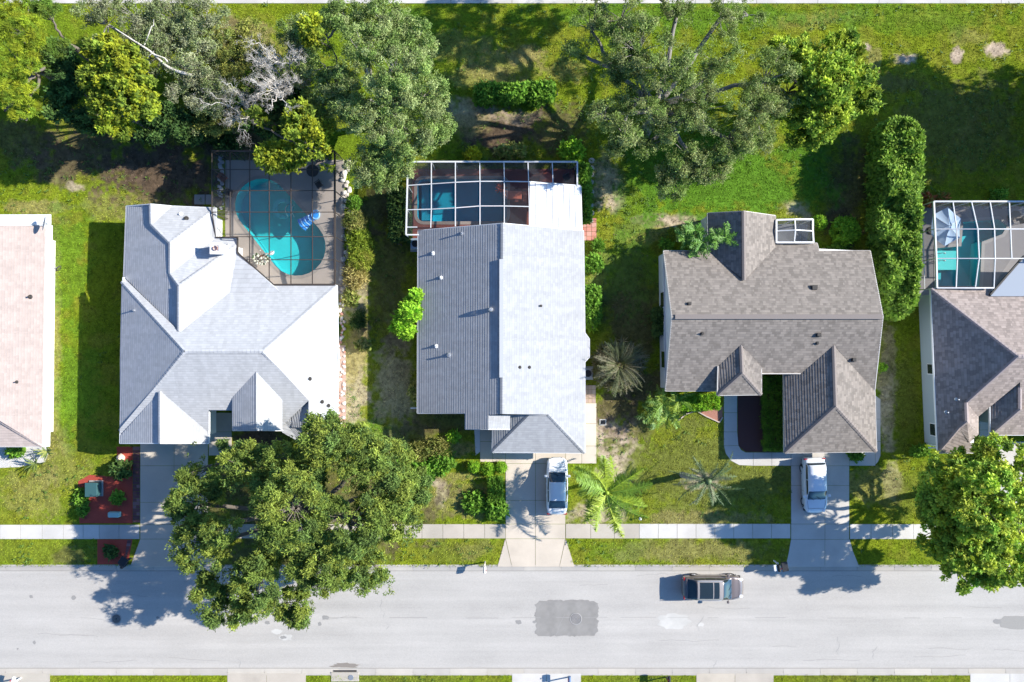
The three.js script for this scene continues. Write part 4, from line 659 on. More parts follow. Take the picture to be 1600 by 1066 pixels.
// ---------- vehicles: x forward, y up, z to the right, origin on the ground under the middle ----------
const tyreM = mat(0.025, 0.025, 0.027, 0.85), rimM = mat(0.5, 0.5, 0.52, 0.35, { metalness: 0.7 });
const lampM = phys(0.8, 0.82, 0.84, { roughness: 0.12, clearcoat: 1 }), redM = phys(0.35, 0.015, 0.015, { roughness: 0.2, clearcoat: 1 });
function gridGeo(nu, nv, fn) { const g = new THREE.PlaneGeometry(1, 1, nu, nv), p = g.attributes.position, uv = g.attributes.uv; for (let i = 0; i < p.count; i++) { const q = fn(uv.getX(i), uv.getY(i)); p.setXYZ(i, q.x, q.y, q.z); } g.computeVertexNormals(); return g; }
function car(name, label, category, pos, turn, c) {
  const t = thing(name, label, category, pos); t.rotation.y = turn; t.userData.localAxes = true;
  const L = c.len / 2, W = c.wid / 2, paint = c.paint, part = (n, g, m, par = t) => { par.userData.localAxes = true; const o = put(n, g, m, par); o.userData.localAxes = true; return o; };
  // body: sections along x with half width, belt height and centre height
  const st = c.stations, nx = 36, ns = 16;
  const at = (x) => { let i = 0; while (i < st.length - 2 && x > st[i + 1][0]) i++; const a = st[i], b = st[i + 1], f = clamp((x - a[0]) / (b[0] - a[0])), s = f * f * (3 - 2 * f); return a.map((v, k) => (k ? v + (b[k] - v) * s : x)); };
  const body = gridGeo(nx, ns, (uu, vv) => {
    const x = -L + uu * 2 * L, [, w, yb, yt] = at(x), a = (vv - 0.5) * 2, s = Math.sign(a), m = Math.abs(a);        // m: 0 centre line on top, 1 underside edge
    let z, y;
    if (m < 0.45) { const k = m / 0.45; z = w * 0.86 * k; y = yt + 0.035 * (1 - k * k); } else if (m < 0.62) { const k = (m - 0.45) / 0.17; z = w * (0.86 + 0.14 * Math.sin(k * 1.5708)); y = yt - 0.12 * (1 - Math.cos(k * 1.5708)); } else { const k = (m - 0.62) / 0.38; z = w * (1 - 0.07 * k * k + 0.015 * Math.sin(k * 3.14)); y = yt - 0.12 - (yt - 0.12 - yb) * k; }
    return V(x, y, s * z);
  });
  const ends = new MB(); for (const x of [-L, L]) { const [, w, yb, yt] = at(x); const pts = []; for (let k = 0; k <= 10; k++) { const a = k / 10 * 2 - 1; pts.push(V(x, yt - 0.03 * a * a, a * w)); } ends.fan([...pts, V(x, yb, w * 0.94), V(x, yb, -w * 0.94)]); }
  part('body', mergeGeometries([body.toNonIndexed(), ends.geo()]), paint);
  const un = new MB(); un.box(-L + 0.15, L - 0.15, 0.22, 0.4, -W * 0.85, W * 0.85); part('underbody', un.geo(), M.black);
  // cabin: one rounded shell over the belt line; the panes lie on it
  const [xb0, xr0, xr1, xb1] = c.cabin, hb = c.belt, hr = c.high, wr = W * c.tuck, X = (x) => (x - xb0) / (xb1 - xb0);
  const prof = (x) => { const f = sm(xb0 - 0.12, xr0 + 0.2, x) * 0.5 + 0.5 * clamp((x - xb0) / (xr0 - xb0)), r = sm(xb1 + 0.12, xr1 - 0.2, x) * 0.5 + 0.5 * clamp((xb1 - x) / (xb1 - xr1)); return Math.min(f, r); };
  const skin = (u, a) => { const x = xb0 + u * (xb1 - xb0), k = prof(x), th = Math.PI * a, cs = Math.cos(th), sn = Math.sin(th), n = 2 / 3.4, w = W * (0.94 - 0.09 * (2 * u - 1) ** 2), mid = 1 + 0.03 * Math.sin(Math.PI * clamp((x - xr0) / (xr1 - xr0))), hy = sn ** n; return V(x, hb - 0.03 + (hr - hb + 0.03) * k * mid * hy, -Math.sign(cs) * Math.abs(cs) ** n * (w + (wr - w) * hy)); };
  const patch = (u0, u1, a0, a1, off, n = 8, s0 = 0, s1 = 0) => gridGeo(n, n, (uu, vv) => { const u = u0 + (u1 - u0) * uu, e0 = s0 + (s1 - s0) * uu + 0.03 * (2 * uu - 1) ** 8 * (s0 || s1 ? 1 : 0), q = a0 + e0 + (a1 - a0 - 2 * e0) * vv, p = skin(u, q), e = 0.004, du = skin(Math.min(1, u + e), q).sub(skin(Math.max(0, u - e), q)), da = skin(u, Math.min(1, q + e)).sub(skin(u, Math.max(0, q - e))), nn = da.cross(du).normalize(); if (nn.y < -0.2) nn.negate(); return p.addScaledVector(nn, off); });
  part('cabin', patch(0, 1, 0, 1, 0, 40), paint);
  const roof = part('roof', patch(X(xr0 + 0.04), X(xr1 - 0.04), 0.17, 0.83, 0.008, 14, 0.001, 0.001), c.roofPaint || paint);
  part('windshield', patch(X(xr1 + 0.02), X(xb1 - 0.06), 0.13, 0.87, 0.012, 12, 0.05, 0.005), M.glass); part('rear_window', patch(X(xb0 + 0.1), X(xr0 - 0.02), 0.14, 0.86, 0.012, 12, 0.005, 0.05), M.glass);
  for (const [a0, a1] of [[0.045, 0.14], [0.86, 0.955]]) { const n = c.windows || 2, s0 = X(xb0 + (xr0 - xb0) * 0.8), s1 = X(xb1 - (xb1 - xr1) * 0.55); for (let k = 0; k < n; k++) part('side_window', patch(s0 + k * (s1 - s0) / n, s0 + (k + 1) * (s1 - s0) / n - 0.018, a0, a1, 0.014, 6), M.glass); }
  for (const k of c.sunroof || []) part('sunroof', patch(X(xr0 + (xr1 - xr0) * k[0]), X(xr0 + (xr1 - xr0) * k[1]), 0.285, 0.715, 0.018, 6), M.glass, roof);
  if (c.rails) for (const s of [-1, 1]) part('roof_rail', tube(lin(0, 1, 8).map((k) => V(xr0 + (xr1 - xr0) * (0.02 + 0.9 * k), hr - 0.02 + 0.06 * Math.sin(k * 3.14) ** 0.4, s * wr * 0.9)), 0.022, 0.022), M.metal);
  for (const s of [-1, 1]) {
    for (const x of [c.axles[0], c.axles[1]]) { const g = part('wheel', new THREE.TorusGeometry(c.wheel - 0.1, 0.105, 10, 24).translate(x, c.wheel, s * (W - 0.12)), tyreM); part('rim', mergeGeometries([new THREE.CylinderGeometry(c.wheel - 0.13, c.wheel - 0.13, 0.16, 20).rotateX(Math.PI / 2).translate(x, c.wheel, s * (W - 0.12)), new THREE.CylinderGeometry(0.06, 0.06, 0.2, 10).rotateX(Math.PI / 2).translate(x, c.wheel, s * (W - 0.12))]), rimM, g);
      part('wheel_arch', new THREE.TorusGeometry(c.wheel + 0.04, 0.035, 6, 20, Math.PI).translate(x, c.wheel, s * (W - 0.035)), c.arch || M.black); }
    part('mirror', rbox(0.2, 0.15, 0.22, 0.05, xb1 - 0.35, hb + 0.08, s * (W + 0.08)), paint);
    part('headlight', new THREE.SphereGeometry(0.5, 14, 8).scale(0.42, 0.1, 0.26).translate(L - 0.3, c.stations.at(-3)[3] - 0.06, s * W * 0.68), lampM);
    part('taillight', rbox(0.1, 0.2, 0.3, 0.04, -L + 0.06, c.stations[1][3] - 0.16, s * W * 0.78), redM);
    for (const x of [c.doors[0], c.doors[1]]) part('door_handle', rbox(0.16, 0.03, 0.04, 0.012, x, hb - 0.16, s * (W + 0.005)), c.paint);
    const dl = new MB(); for (const x of [xb0 + 0.45, c.doors[1] + 0.15, xb1 - 0.25]) dl.bar(V(x, 0.35, s * (W * 0.99 + 0.004)), V(x, hb - 0.1, s * (W * 0.995 + 0.004)), 0.02, 0.012); part('door_gap', dl.geo(), M.black);
  }
  const hl = new MB(), hx = xb1 + 0.02; for (const s of [-1, 1]) hl.bar(V(hx, hb + 0.012, s * W * 0.8), V(L - 0.42, c.stations.at(-3)[3] + 0.034, s * W * 0.7), 0.016, 0.01); hl.bar(V(L - 0.42, c.stations.at(-3)[3] + 0.034, -W * 0.7), V(L - 0.42, c.stations.at(-3)[3] + 0.034, W * 0.7), 0.016, 0.01); part('bonnet_gap', hl.geo(), M.black);
  const wp = new MB(); for (const z of [-0.35, 0.25]) wp.bar(V(xb1 + 0.0, hb + 0.05, z), V(xb1 - 0.32, hb + 0.2, z + 0.42), 0.02); part('wiper', wp.geo(), M.black);
  const gr = new MB(); gr.box(L - 0.03, L + 0.012, 0.42, 0.58, -W * 0.5, W * 0.5); part('grille', gr.geo(), M.black);
  return t;
}
const whitePaint = phys(0.78, 0.79, 0.8, { roughness: 0.3, clearcoat: 1, clearcoatRoughness: 0.05 });
car('parked_sedan', 'white four door sedan nosed in on the drive of the grey house', 'car', P(869.5, 757, 0.02).add(V(0, 0.02, 0)), Math.PI / 2 - 0.005, {
  len: 4.6, wid: 1.74, paint: whitePaint, wheel: 0.32, axles: [-1.38, 1.32], belt: 0.93, high: 1.4, tuck: 0.78, cabin: [-1.85, -1.05, 0.42, 1.22], doors: [-0.75, 0.2], windows: 2,
  stations: [[-2.3, 0.56, 0.32, 0.7], [-2.15, 0.76, 0.25, 0.9], [-1.6, 0.86, 0.2, 0.95], [-0.5, 0.87, 0.2, 0.93], [0.8, 0.87, 0.2, 0.93], [1.3, 0.86, 0.2, 0.9], [1.95, 0.82, 0.22, 0.78], [2.18, 0.68, 0.26, 0.68], [2.3, 0.42, 0.32, 0.56]],
});
car('parked_crossover', 'white crossover with black windows in the drive of the brown house', 'car', P(1267, 756, 0.02), -Math.PI / 2 + 0.035, {
  len: 4.5, wid: 1.86, paint: phys(0.74, 0.77, 0.81, { roughness: 0.28, clearcoat: 1, clearcoatRoughness: 0.05 }), wheel: 0.36, axles: [-1.35, 1.36], belt: 1.05, high: 1.58, tuck: 0.82, cabin: [-2.0, -1.75, 0.3, 1.12], doors: [-0.7, 0.25], windows: 2,
  stations: [[-2.25, 0.64, 0.35, 0.9], [-2.1, 0.84, 0.28, 1.06], [-1.2, 0.93, 0.22, 1.06], [0, 0.93, 0.22, 1.05], [1.0, 0.93, 0.22, 1.03], [1.4, 0.92, 0.22, 1.0], [1.8, 0.87, 0.25, 0.92], [2.1, 0.7, 0.28, 0.8], [2.25, 0.42, 0.35, 0.64]],
});
car('driving_crossover', 'taupe crossover with dark sunroof panels driving along the street', 'car', P(1111, 914, 0).add(V(0, -0.11, 0)), 0, {
  len: 4.95, wid: 1.95, paint: phys(0.19, 0.155, 0.14, { roughness: 0.3, metalness: 0.35, clearcoat: 1, clearcoatRoughness: 0.05 }), roofPaint: phys(0.38, 0.34, 0.31, { roughness: 0.3, metalness: 0.2, clearcoat: 1, clearcoatRoughness: 0.05 }), wheel: 0.37, axles: [-1.45, 1.5], belt: 1.08, high: 1.62, tuck: 0.87, cabin: [-2.25, -1.5, 0.62, 1.45], doors: [-0.6, 0.45], windows: 3, rails: true, sunroof: [[0.1, 0.6], [0.64, 0.84]],
  stations: [[-2.47, 0.68, 0.36, 0.92], [-2.3, 0.88, 0.28, 1.1], [-1.2, 0.97, 0.22, 1.1], [0, 0.97, 0.22, 1.08], [1.2, 0.97, 0.22, 1.06], [1.55, 0.96, 0.22, 1.04], [2.0, 0.9, 0.25, 0.96], [2.32, 0.72, 0.3, 0.84], [2.47, 0.44, 0.35, 0.68]],
});

// ---------- things at the kerb ----------
function mailbox(label, u, v, turn, boxM, postM, o = {}) {
  const c = P(u, v, 0), t = thing('mailbox', label, 'mailbox', c, o.group), loc = (g) => g.rotateY(turn).translate(c.x, 0, c.z);
  put('post', loc(rbox(0.1, 1.02, 0.1, 0.015, 0, 0.51, 0)), postM, t);
  put('arm', loc(rbox(0.09, 0.09, 0.62, 0.015, 0, 0.96, 0.18)), postM, t);
  const s = new THREE.Shape(); s.moveTo(-0.11, 0); s.lineTo(0.11, 0); s.lineTo(0.11, 0.14); s.absarc(0, 0.14, 0.11, 0, Math.PI); s.lineTo(-0.11, 0);
  const b = put('box', loc(new THREE.ExtrudeGeometry(s, { depth: 0.52, bevelEnabled: true, bevelSize: 0.008, bevelThickness: 0.008, bevelSegments: 1, curveSegments: 8 }).translate(0, 1.02, 0.02)), boxM, t);
  put('door', loc(rbox(0.2, 0.2, 0.02, 0.008, 0, 1.13, 0.56)), boxM, b);
  put('flag', loc(mergeGeometries([rbox(0.015, 0.2, 0.03, 0.004, 0.125, 1.2, 0.35), rbox(0.015, 0.07, 0.12, 0.004, 0.125, 1.28, 0.31)])), mat(0.5, 0.03, 0.03, 0.6), b);
  if (o.tube) put('paper_tube', loc(rbox(0.26, 0.2, 0.5, 0.04, -0.3, 1.05, 0.24)), o.tube, t);
  return t;
}
mailbox('cream mailbox at the kerb left of the grey house drive', 758, 878, 0, mat(0.72, 0.66, 0.58, 0.6), mat(0.66, 0.6, 0.52, 0.7));
mailbox('black mailbox with white paper tube at the kerb by the shaded drive', 1209, 876, 0.15, M.black, M.white, { tube: M.white });
{ const t = scene.children.at(-1); const c = t.position, b = t.children.find((o) => o.name === 'box'); put('mailbox_hood', rbox(0.5, 0.06, 0.75, 0.02, c.x + 0.45, 1.3, c.z + 0.12, 0.2), M.black, b); put('newspaper_box', rbox(0.42, 0.3, 0.6, 0.05, c.x + 0.45, 1.1, c.z + 0.12, 0.2), M.black, t); }
mailbox('black mailbox on dark post in red mulch at the kerb', 206, 872, -0.5, M.black, M.dark);
{ const t = scene.children.at(-1), c = t.position, b = t.children.find((o) => o.name === 'box'); put('mailbox_hood', rbox(0.62, 0.08, 0.7, 0.03, c.x - 0.05, 1.32, c.z - 0.1, -0.6), M.black, b); put('planter', mergeGeometries([cyl(0.3, 0.24, 0.45, c.x - 0.5, 0.22, c.z + 0.35, 10), cyl(0.32, 0.32, 0.06, c.x - 0.5, 0.46, c.z + 0.35, 10)]), M.black, t); }
for (const [u, label, m] of [[888, 'dark blue mailbox at the far kerb beside the pale drive', mat(0.1, 0.16, 0.28, 0.5)], [1041, 'black mailbox on the far verge below the taupe crossover', M.black]]) mailbox(label, u, 1058, Math.PI, m, M.dark);
mailbox('white mailbox on the far verge in the lower left corner', 33, 1059, Math.PI - 0.3, M.white, M.white);
{ // storm drain across the street
  const c = P(539, 1050, 0), t = thing('storm_drain', 'concrete storm drain inlet with dark opening on the far kerb', 'storm drain', c), cm = M.conc(0.52, 0.47, 0.4), x = c.x, z = c.z;
  put('lid', rbox(2.3, 0.12, 0.75, 0.03, x, -0.02, z + 0.42), cm, t); put('manhole_cover', cyl(0.22, 0.22, 0.03, x + 0.5, 0.05, z + 0.45, 24), M.metal, t);
  const m = new MB(); m.box(x - 0.95, x + 0.95, -0.105, -0.03, z - 0.1, z + 0.02); m.build('opening', M.black, t);
  const a = sheet(blob(539, 1041, 22, 4, 26, 0.3), -0.1); put('stained_apron', a, mat(0.26, 0.23, 0.2, 0.95, { map: rep(T.fine, 1.5) }), t);
}
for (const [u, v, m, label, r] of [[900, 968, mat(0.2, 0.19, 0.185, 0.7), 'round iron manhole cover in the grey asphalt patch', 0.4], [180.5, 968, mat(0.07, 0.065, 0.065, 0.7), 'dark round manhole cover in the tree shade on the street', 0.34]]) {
  const c = P(u, v, 0), t = thing('manhole_cover', label, 'manhole cover', V(c.x, -0.1, c.z)), rings = [];
  put('cover', cyl(r, r, 0.02, c.x, -0.098, c.z, 28), m, t);
  for (const q of [0.35, 0.6, 0.85]) rings.push(new THREE.TorusGeometry(r * q, 0.012, 4, 24).rotateX(Math.PI / 2).translate(c.x, -0.087, c.z)); put('ridge', mergeGeometries(rings), mat(0.3, 0.29, 0.28, 0.7), t);
  put('frame', new THREE.TorusGeometry(r + 0.06, 0.035, 6, 30).rotateX(Math.PI / 2).scale(1, 0.4, 1).translate(c.x, -0.1, c.z), mat(0.33, 0.32, 0.31, 0.8), t);
}
{ // utility boxes in the red mulch
  let c = P(150.5, 763, 0), t = thing('transformer_box', 'green utility transformer box in the red mulch bed', 'utility box', c), g = mat(0.035, 0.1, 0.105, 0.6);
  put('cabinet', rbox(0.92, 0.75, 1.1, 0.04, c.x, 0.38, c.z), g, t); put('lid', rbox(0.98, 0.06, 1.14, 0.02, c.x, 0.78, c.z - 0.02), g, t); put('base', rbox(1.15, 0.08, 1.3, 0.02, c.x, 0.04, c.z), M.conc(0.4, 0.38, 0.36), t);
  c = P(181, 803, 0); t = thing('cable_pedestal', 'small pale aqua cable box near the pavement in red mulch', 'utility box', c); const a = mat(0.3, 0.48, 0.46, 0.6);
  put('cover', rbox(0.95, 0.45, 0.46, 0.1, c.x, 0.22, c.z), a, t); put('lid', rbox(0.7, 0.06, 0.4, 0.03, c.x, 0.46, c.z), a, t);
  c = P(190, 716, 0); t = thing('garden_rock', 'pale pointed rock in the red mulch beside the drive', 'rock', c); const r = new THREE.IcosahedronGeometry(0.28, 1); { const p = r.attributes.position; for (let i = 0; i < p.count; i++) { const k = 0.8 + 0.4 * hash(Math.round(p.getX(i) * 50), Math.round(p.getZ(i) * 50), Math.round(p.getY(i) * 50)); p.setXYZ(i, p.getX(i) * k, p.getY(i) * k * 1.3, p.getZ(i) * k * 1.3); } r.computeVertexNormals(); } put('stone', r.translate(c.x, 0.15, c.z), mat(0.55, 0.45, 0.36, 0.95), t);
  c = P(942, 660, 0); t = thing('valve_box', 'small square valve box with black lid on bare soil', 'utility box', c); const fr = new MB(); for (const [x0, x1, z0, z1] of [[-0.27, 0.27, -0.25, -0.19], [-0.27, 0.27, 0.19, 0.25], [-0.27, -0.21, -0.19, 0.19], [0.21, 0.27, -0.19, 0.19]]) fr.box(c.x + x0, c.x + x1, 0, 0.06, c.z + z0, c.z + z1); fr.build('rim', M.conc(0.6, 0.58, 0.55), t); const ld = new MB(); ld.box(c.x - 0.2, c.x + 0.2, 0, 0.045, c.z - 0.18, c.z + 0.18); ld.build('lid', M.black, t);
  c = P(999, 809, 0); t = thing('path_light', 'small white garden light beside the palm near the pavement', 'garden light', c); put('stake', cyl(0.02, 0.02, 0.4, c.x, 0.2, c.z, 8), M.black, t); put('cap', new THREE.ConeGeometry(0.13, 0.1, 12).translate(c.x, 0.45, c.z), M.white, t);
}
function condenser(label, u, v, w, colour, h = 0.85) {
  const c = P(u, v, 0), t = thing('air_conditioner', label, 'air conditioner', c), m = mat(...colour, 0.6);
  put('casing', rbox(w, h, w * 1.15, 0.05, c.x, h / 2 + 0.06, c.z), m, t); put('pad', rbox(w + 0.25, 0.08, w * 1.15 + 0.25, 0.01, c.x, 0.04, c.z), M.conc(0.5, 0.5, 0.5), t);
  put('fan_grille', mergeGeometries([0.12, 0.2, 0.28, 0.36].map((r) => new THREE.TorusGeometry(r * w, 0.012, 4, 20).rotateX(Math.PI / 2).translate(c.x, h + 0.08, c.z))), M.black, t); put('fan_opening', cyl(0.38 * w, 0.38 * w, 0.012, c.x, h + 0.066, c.z, 20), M.black, t);
}
condenser('grey air conditioner unit by the right wall of the grey house', 917, 583, 0.75, [0.3, 0.31, 0.33]);
condenser('pale blue grey pool heater left of the white framed cage', 651, 383, 0.75, [0.3, 0.4, 0.5]);
{ // satellite dish on the corner of the salmon house
  const q = P(74, 349, 2.6), t = thing('satellite_dish', 'grey satellite dish on the roof corner of the salmon house', 'satellite dish', q), g = mat(0.4, 0.41, 0.43, 0.5);
  put('mast', tube([V(q.x, q.y - 0.05, q.z), V(q.x, q.y + 0.5, q.z), V(q.x + 0.1, q.y + 0.62, q.z)], 0.03, 0.03), g, t); put('dish', new THREE.SphereGeometry(1.0, 18, 6, 0, 6.2832, 0, 0.5).scale(1, 0.6, 1.2).rotateX(Math.PI).rotateZ(0.9).rotateY(-0.2).translate(q.x - 0.2, q.y + 1.1, q.z + 0.05), g, t); put('feed_arm', tube([V(q.x, q.y + 0.5, q.z), V(q.x + 0.5, q.y + 0.75, q.z)], 0.015, 0.015), g, t);
  const r = P(74, 418, 2.0), h = thing('garden_hose', 'coiled hose hanging on the wall of the salmon house', 'hose', V(r.x, 0, r.z)); const cl = []; for (let k = 0; k < 4; k++) cl.push(new THREE.TorusGeometry(0.26 - k * 0.02, 0.02, 5, 18).rotateY(0.9).translate(r.x + 0.36 + k * 0.02, 1.2, r.z)); put('coil', mergeGeometries(cl), M.dark, h); put('hanger', rbox(0.2, 0.08, 0.12, 0.02, r.x + 0.24, 1.42, r.z), M.metal, h);
}

// ---------- pool furniture ----------
{ const c = P(484, 343, -0.06), t = thing('pool_float', 'bright blue striped inflatable lounger floating on kidney pool', 'pool float', c), b1 = phys(0.02, 0.28, 0.8, { roughness: 0.3, clearcoat: 0.6 }), b2 = phys(0.25, 0.55, 0.9, { roughness: 0.3, clearcoat: 0.6 });
  const a = 0.62, dir = V(Math.cos(a), 0, -Math.sin(a)), sd = V(-dir.z, 0, dir.x);
  for (let k = 0; k < 7; k++) { const o = c.clone().addScaledVector(dir, -0.75 + k * 0.17), w = 0.52 - k * 0.035, pts = lin(-1, 1, 8).map((s) => o.clone().addScaledVector(sd, s * w).addScaledVector(dir, -0.14 * (1 - s * s)).add(V(0, 0.08, 0))); put('tube_cushion', tube(pts, 0.085, 0.085, 8), k % 2 ? b2 : b1, t); }
  const o = c.clone().addScaledVector(dir, 0.62); put('headrest', new THREE.SphereGeometry(0.42, 16, 8).scale(0.85, 0.3, 0.95).translate(o.x, 0.06, o.z), b1, t); put('headrest_ring', new THREE.TorusGeometry(0.36, 0.09, 8, 20).rotateX(Math.PI / 2).scale(0.85, 1, 0.95).translate(o.x, 0.1, o.z), b2, t); }
function chair(label, u, v, turn, m, o = {}) {
  const c = P(u, v, 0.015), t = thing('patio_chair', label, 'chair', c, o.group), loc = (g) => g.rotateY(turn).translate(c.x, 0.015, c.z);
  put('seat', loc(rbox(0.5, 0.06, 0.5, 0.02, 0, 0.42, 0)), m, t); put('backrest', loc(rbox(0.5, 0.55, 0.05, 0.02, 0, 0.7, -0.26)), m, t);
  for (const [x, z] of [[-0.22, -0.22], [0.22, -0.22], [-0.22, 0.22], [0.22, 0.22]]) put('leg', loc(cyl(0.02, 0.02, 0.42, x, 0.21, z, 6)), m, t);
  for (const s of [-1, 1]) put('armrest', loc(rbox(0.05, 0.04, 0.5, 0.015, s * 0.26, 0.62, 0)), m, t);
}
function table(label, u, v, r, m, h = 0.72) { const c = P(u, v, 0), t = thing('patio_table', label, 'table', c); put('tabletop', cyl(r, r, 0.04, c.x, h, c.z, 24), m, t); put('pedestal', cyl(0.04, 0.05, h, c.x, h / 2, c.z, 8), m, t); put('foot', cyl(r * 0.5, r * 0.55, 0.04, c.x, 0.035, c.z, 16), m, t); }
chair('dark patio chair nearest the house on the deck left of kidney pool', 362, 303, 1.2, M.dark); chair('brown patio chair in the shaded corner left of kidney pool', 352, 280, 0.8, mat(0.2, 0.08, 0.05, 0.7)); table('round dark patio table left of the kidney pool', 345, 318, 0.45, M.dark);
chair('dark patio chair in tree shade right of the kidney pool', 500, 290, -1, M.dark); table('dark round table under the tree right of kidney pool', 492, 270, 0.5, M.dark);
{ const c = P(412, 404, 0), t = thing('flower_planter', 'white flowers in a pot beside the kidney pool', 'potted plant', c), fl = []; put('pot', mergeGeometries([cyl(0.24, 0.18, 0.4, c.x, 0.2, c.z, 14), cyl(0.27, 0.27, 0.05, c.x, 0.4, c.z, 14)]), mat(0.4, 0.2, 0.12, 0.8), t); for (let k = 0; k < 60; k++) { const a = rr(0, 6.28), r = Math.sqrt(rnd()) * 0.62; fl.push(new THREE.IcosahedronGeometry(rr(0.05, 0.11), 0).scale(1, 0.5, 1).translate(c.x + r * Math.cos(a) * 1.2, 0.5 + rr(0, 0.3) * (1 - r), c.z + r * Math.sin(a))); } put('flowers', mergeGeometries(fl.slice(0, 44)), mat(0.75, 0.76, 0.62, 0.8), t, 'stuff'); put('leaves', mergeGeometries(fl.slice(44)), mat(0.06, 0.12, 0.03, 0.8), t, 'stuff'); }
{ const c = P(425, 396, 0), t = thing('pool_swan', 'small white swan ornament on the edge of kidney pool', 'ornament', c); put('body', new THREE.SphereGeometry(0.25, 14, 10).scale(1, 0.6, 0.7).rotateY(0.5).translate(c.x, 0.18, c.z), M.white, t); put('neck', tube([V(c.x + 0.15, 0.25, c.z - 0.06), V(c.x + 0.28, 0.42, c.z - 0.12), V(c.x + 0.24, 0.58, c.z - 0.1), V(c.x + 0.34, 0.6, c.z - 0.14)], 0.05, 0.03), M.white, t); }
{ const c = P(802, 305, 0), t = thing('sun_lounger', 'terracotta red sun lounger beside the dark pool', 'lounger', c), m = mat(0.62, 0.17, 0.1, 0.75); put('cushion', rbox(1.15, 0.1, 0.7, 0.04, c.x + 0.1, 0.36, c.z + 0.08), m, t); put('backrest', rbox(0.7, 0.1, 0.7, 0.04, 0, 0, 0).rotateZ(-0.9).translate(c.x - 0.62, 0.58, c.z + 0.03), mat(0.66, 0.36, 0.3, 0.75), t); for (const [x, z] of [[-0.5, -0.2], [0.6, -0.2], [-0.5, 0.35], [0.6, 0.35]]) put('leg', cyl(0.025, 0.025, 0.32, c.x + x, 0.17, c.z + z, 6), M.white, t); }
table('small red side table beside the patio cover at the dark pool', 853, 282, 0.55, mat(0.5, 0.12, 0.08, 0.7), 0.6); chair('dark patio chair under the cage beside the white patio cover', 885, 280, 0.4, M.dark);
{ const c = P(783, 296, 0), t = thing('potted_plant', 'potted plant with red leaves behind the terracotta lounger', 'potted plant', c), lv = new MB(); put('pot', cyl(0.24, 0.18, 0.4, c.x, 0.2, c.z, 14), mat(0.25, 0.1, 0.08, 0.8), t); for (let k = 0; k < 70; k++) { const a = rr(0, 6.28), e = rr(0.2, 1.4), d = V(Math.cos(a) * Math.cos(e), Math.sin(e), Math.sin(a) * Math.cos(e)), o = V(c.x, 0.45, c.z).addScaledVector(d, rr(0.1, 0.3)), s = V(-d.z, 0, d.x).normalize(); lv.quad(o, o.clone().addScaledVector(d, 0.15).addScaledVector(s, 0.05), o.clone().addScaledVector(d, 0.34), o.clone().addScaledVector(d, 0.15).addScaledVector(s, -0.05)); } lv.build('leaves', mat(0.3, 0.05, 0.03, 0.8), t, 'stuff'); }
{ // blue parasol
  const c = P(1483, 353, 2.5), t = thing('patio_umbrella', 'light blue hexagonal patio umbrella beside the angular teal pool', 'umbrella', V(c.x, 0, c.z)), cm = phys(0.55, 0.72, 0.92, { roughness: 0.9, transmission: 0.2, thickness: 0 });
  const rim = (k) => { const a = k / 6 * 6.2832 + 0.62; return V(c.x + 1.3 * Math.cos(a), 2.15, c.z + 1.55 * Math.sin(a)); }, apex = V(c.x, 2.55, c.z);
  for (let k = 0; k < 6; k++) { const a = rim(k), b = rim(k + 1), g = gridGeo(6, 6, (u, v) => { const p = apex.clone().lerp(a.clone().lerp(b, u), v); p.y -= 0.09 * Math.sin(u * 3.14) * v * 1.2 + 0.1 * v * (1 - v); return p; }); put('canopy_panel', g, cm, t); const r = new MB(); r.bar(apex.clone().add(V(0, -0.03, 0)), a.clone().add(V(0, -0.03, 0)), 0.02); r.build('rib', M.white, t); }
  put('pole', cyl(0.025, 0.025, 2.7, c.x, 1.37, c.z, 10), M.metal, t); put('base', cyl(0.3, 0.34, 0.1, c.x, 0.07, c.z, 20), M.dark, t); put('finial', new THREE.SphereGeometry(0.05, 10, 8).translate(c.x, 2.8, c.z), M.white, t);
}
{ const c = P(1466, 403, 0), t = thing('pool_ladder', 'white curved pool handrail at the pale pool steps', 'handrail', c); for (const d of [-0.3, 0.3]) put('rail', tube(lin(0, 1, 8).map((k) => V(c.x - 0.35 + 0.75 * k, 0.85 * Math.sin(k * 3.0) + 0.02, c.z + d)), 0.03, 0.03), M.white, t); }
chair('brown patio chair on the deck by the right frame edge', 1592, 345, 2, M.dark); table('round patio table on the deck by the right frame edge', 1578, 340, 0.45, M.bronze);
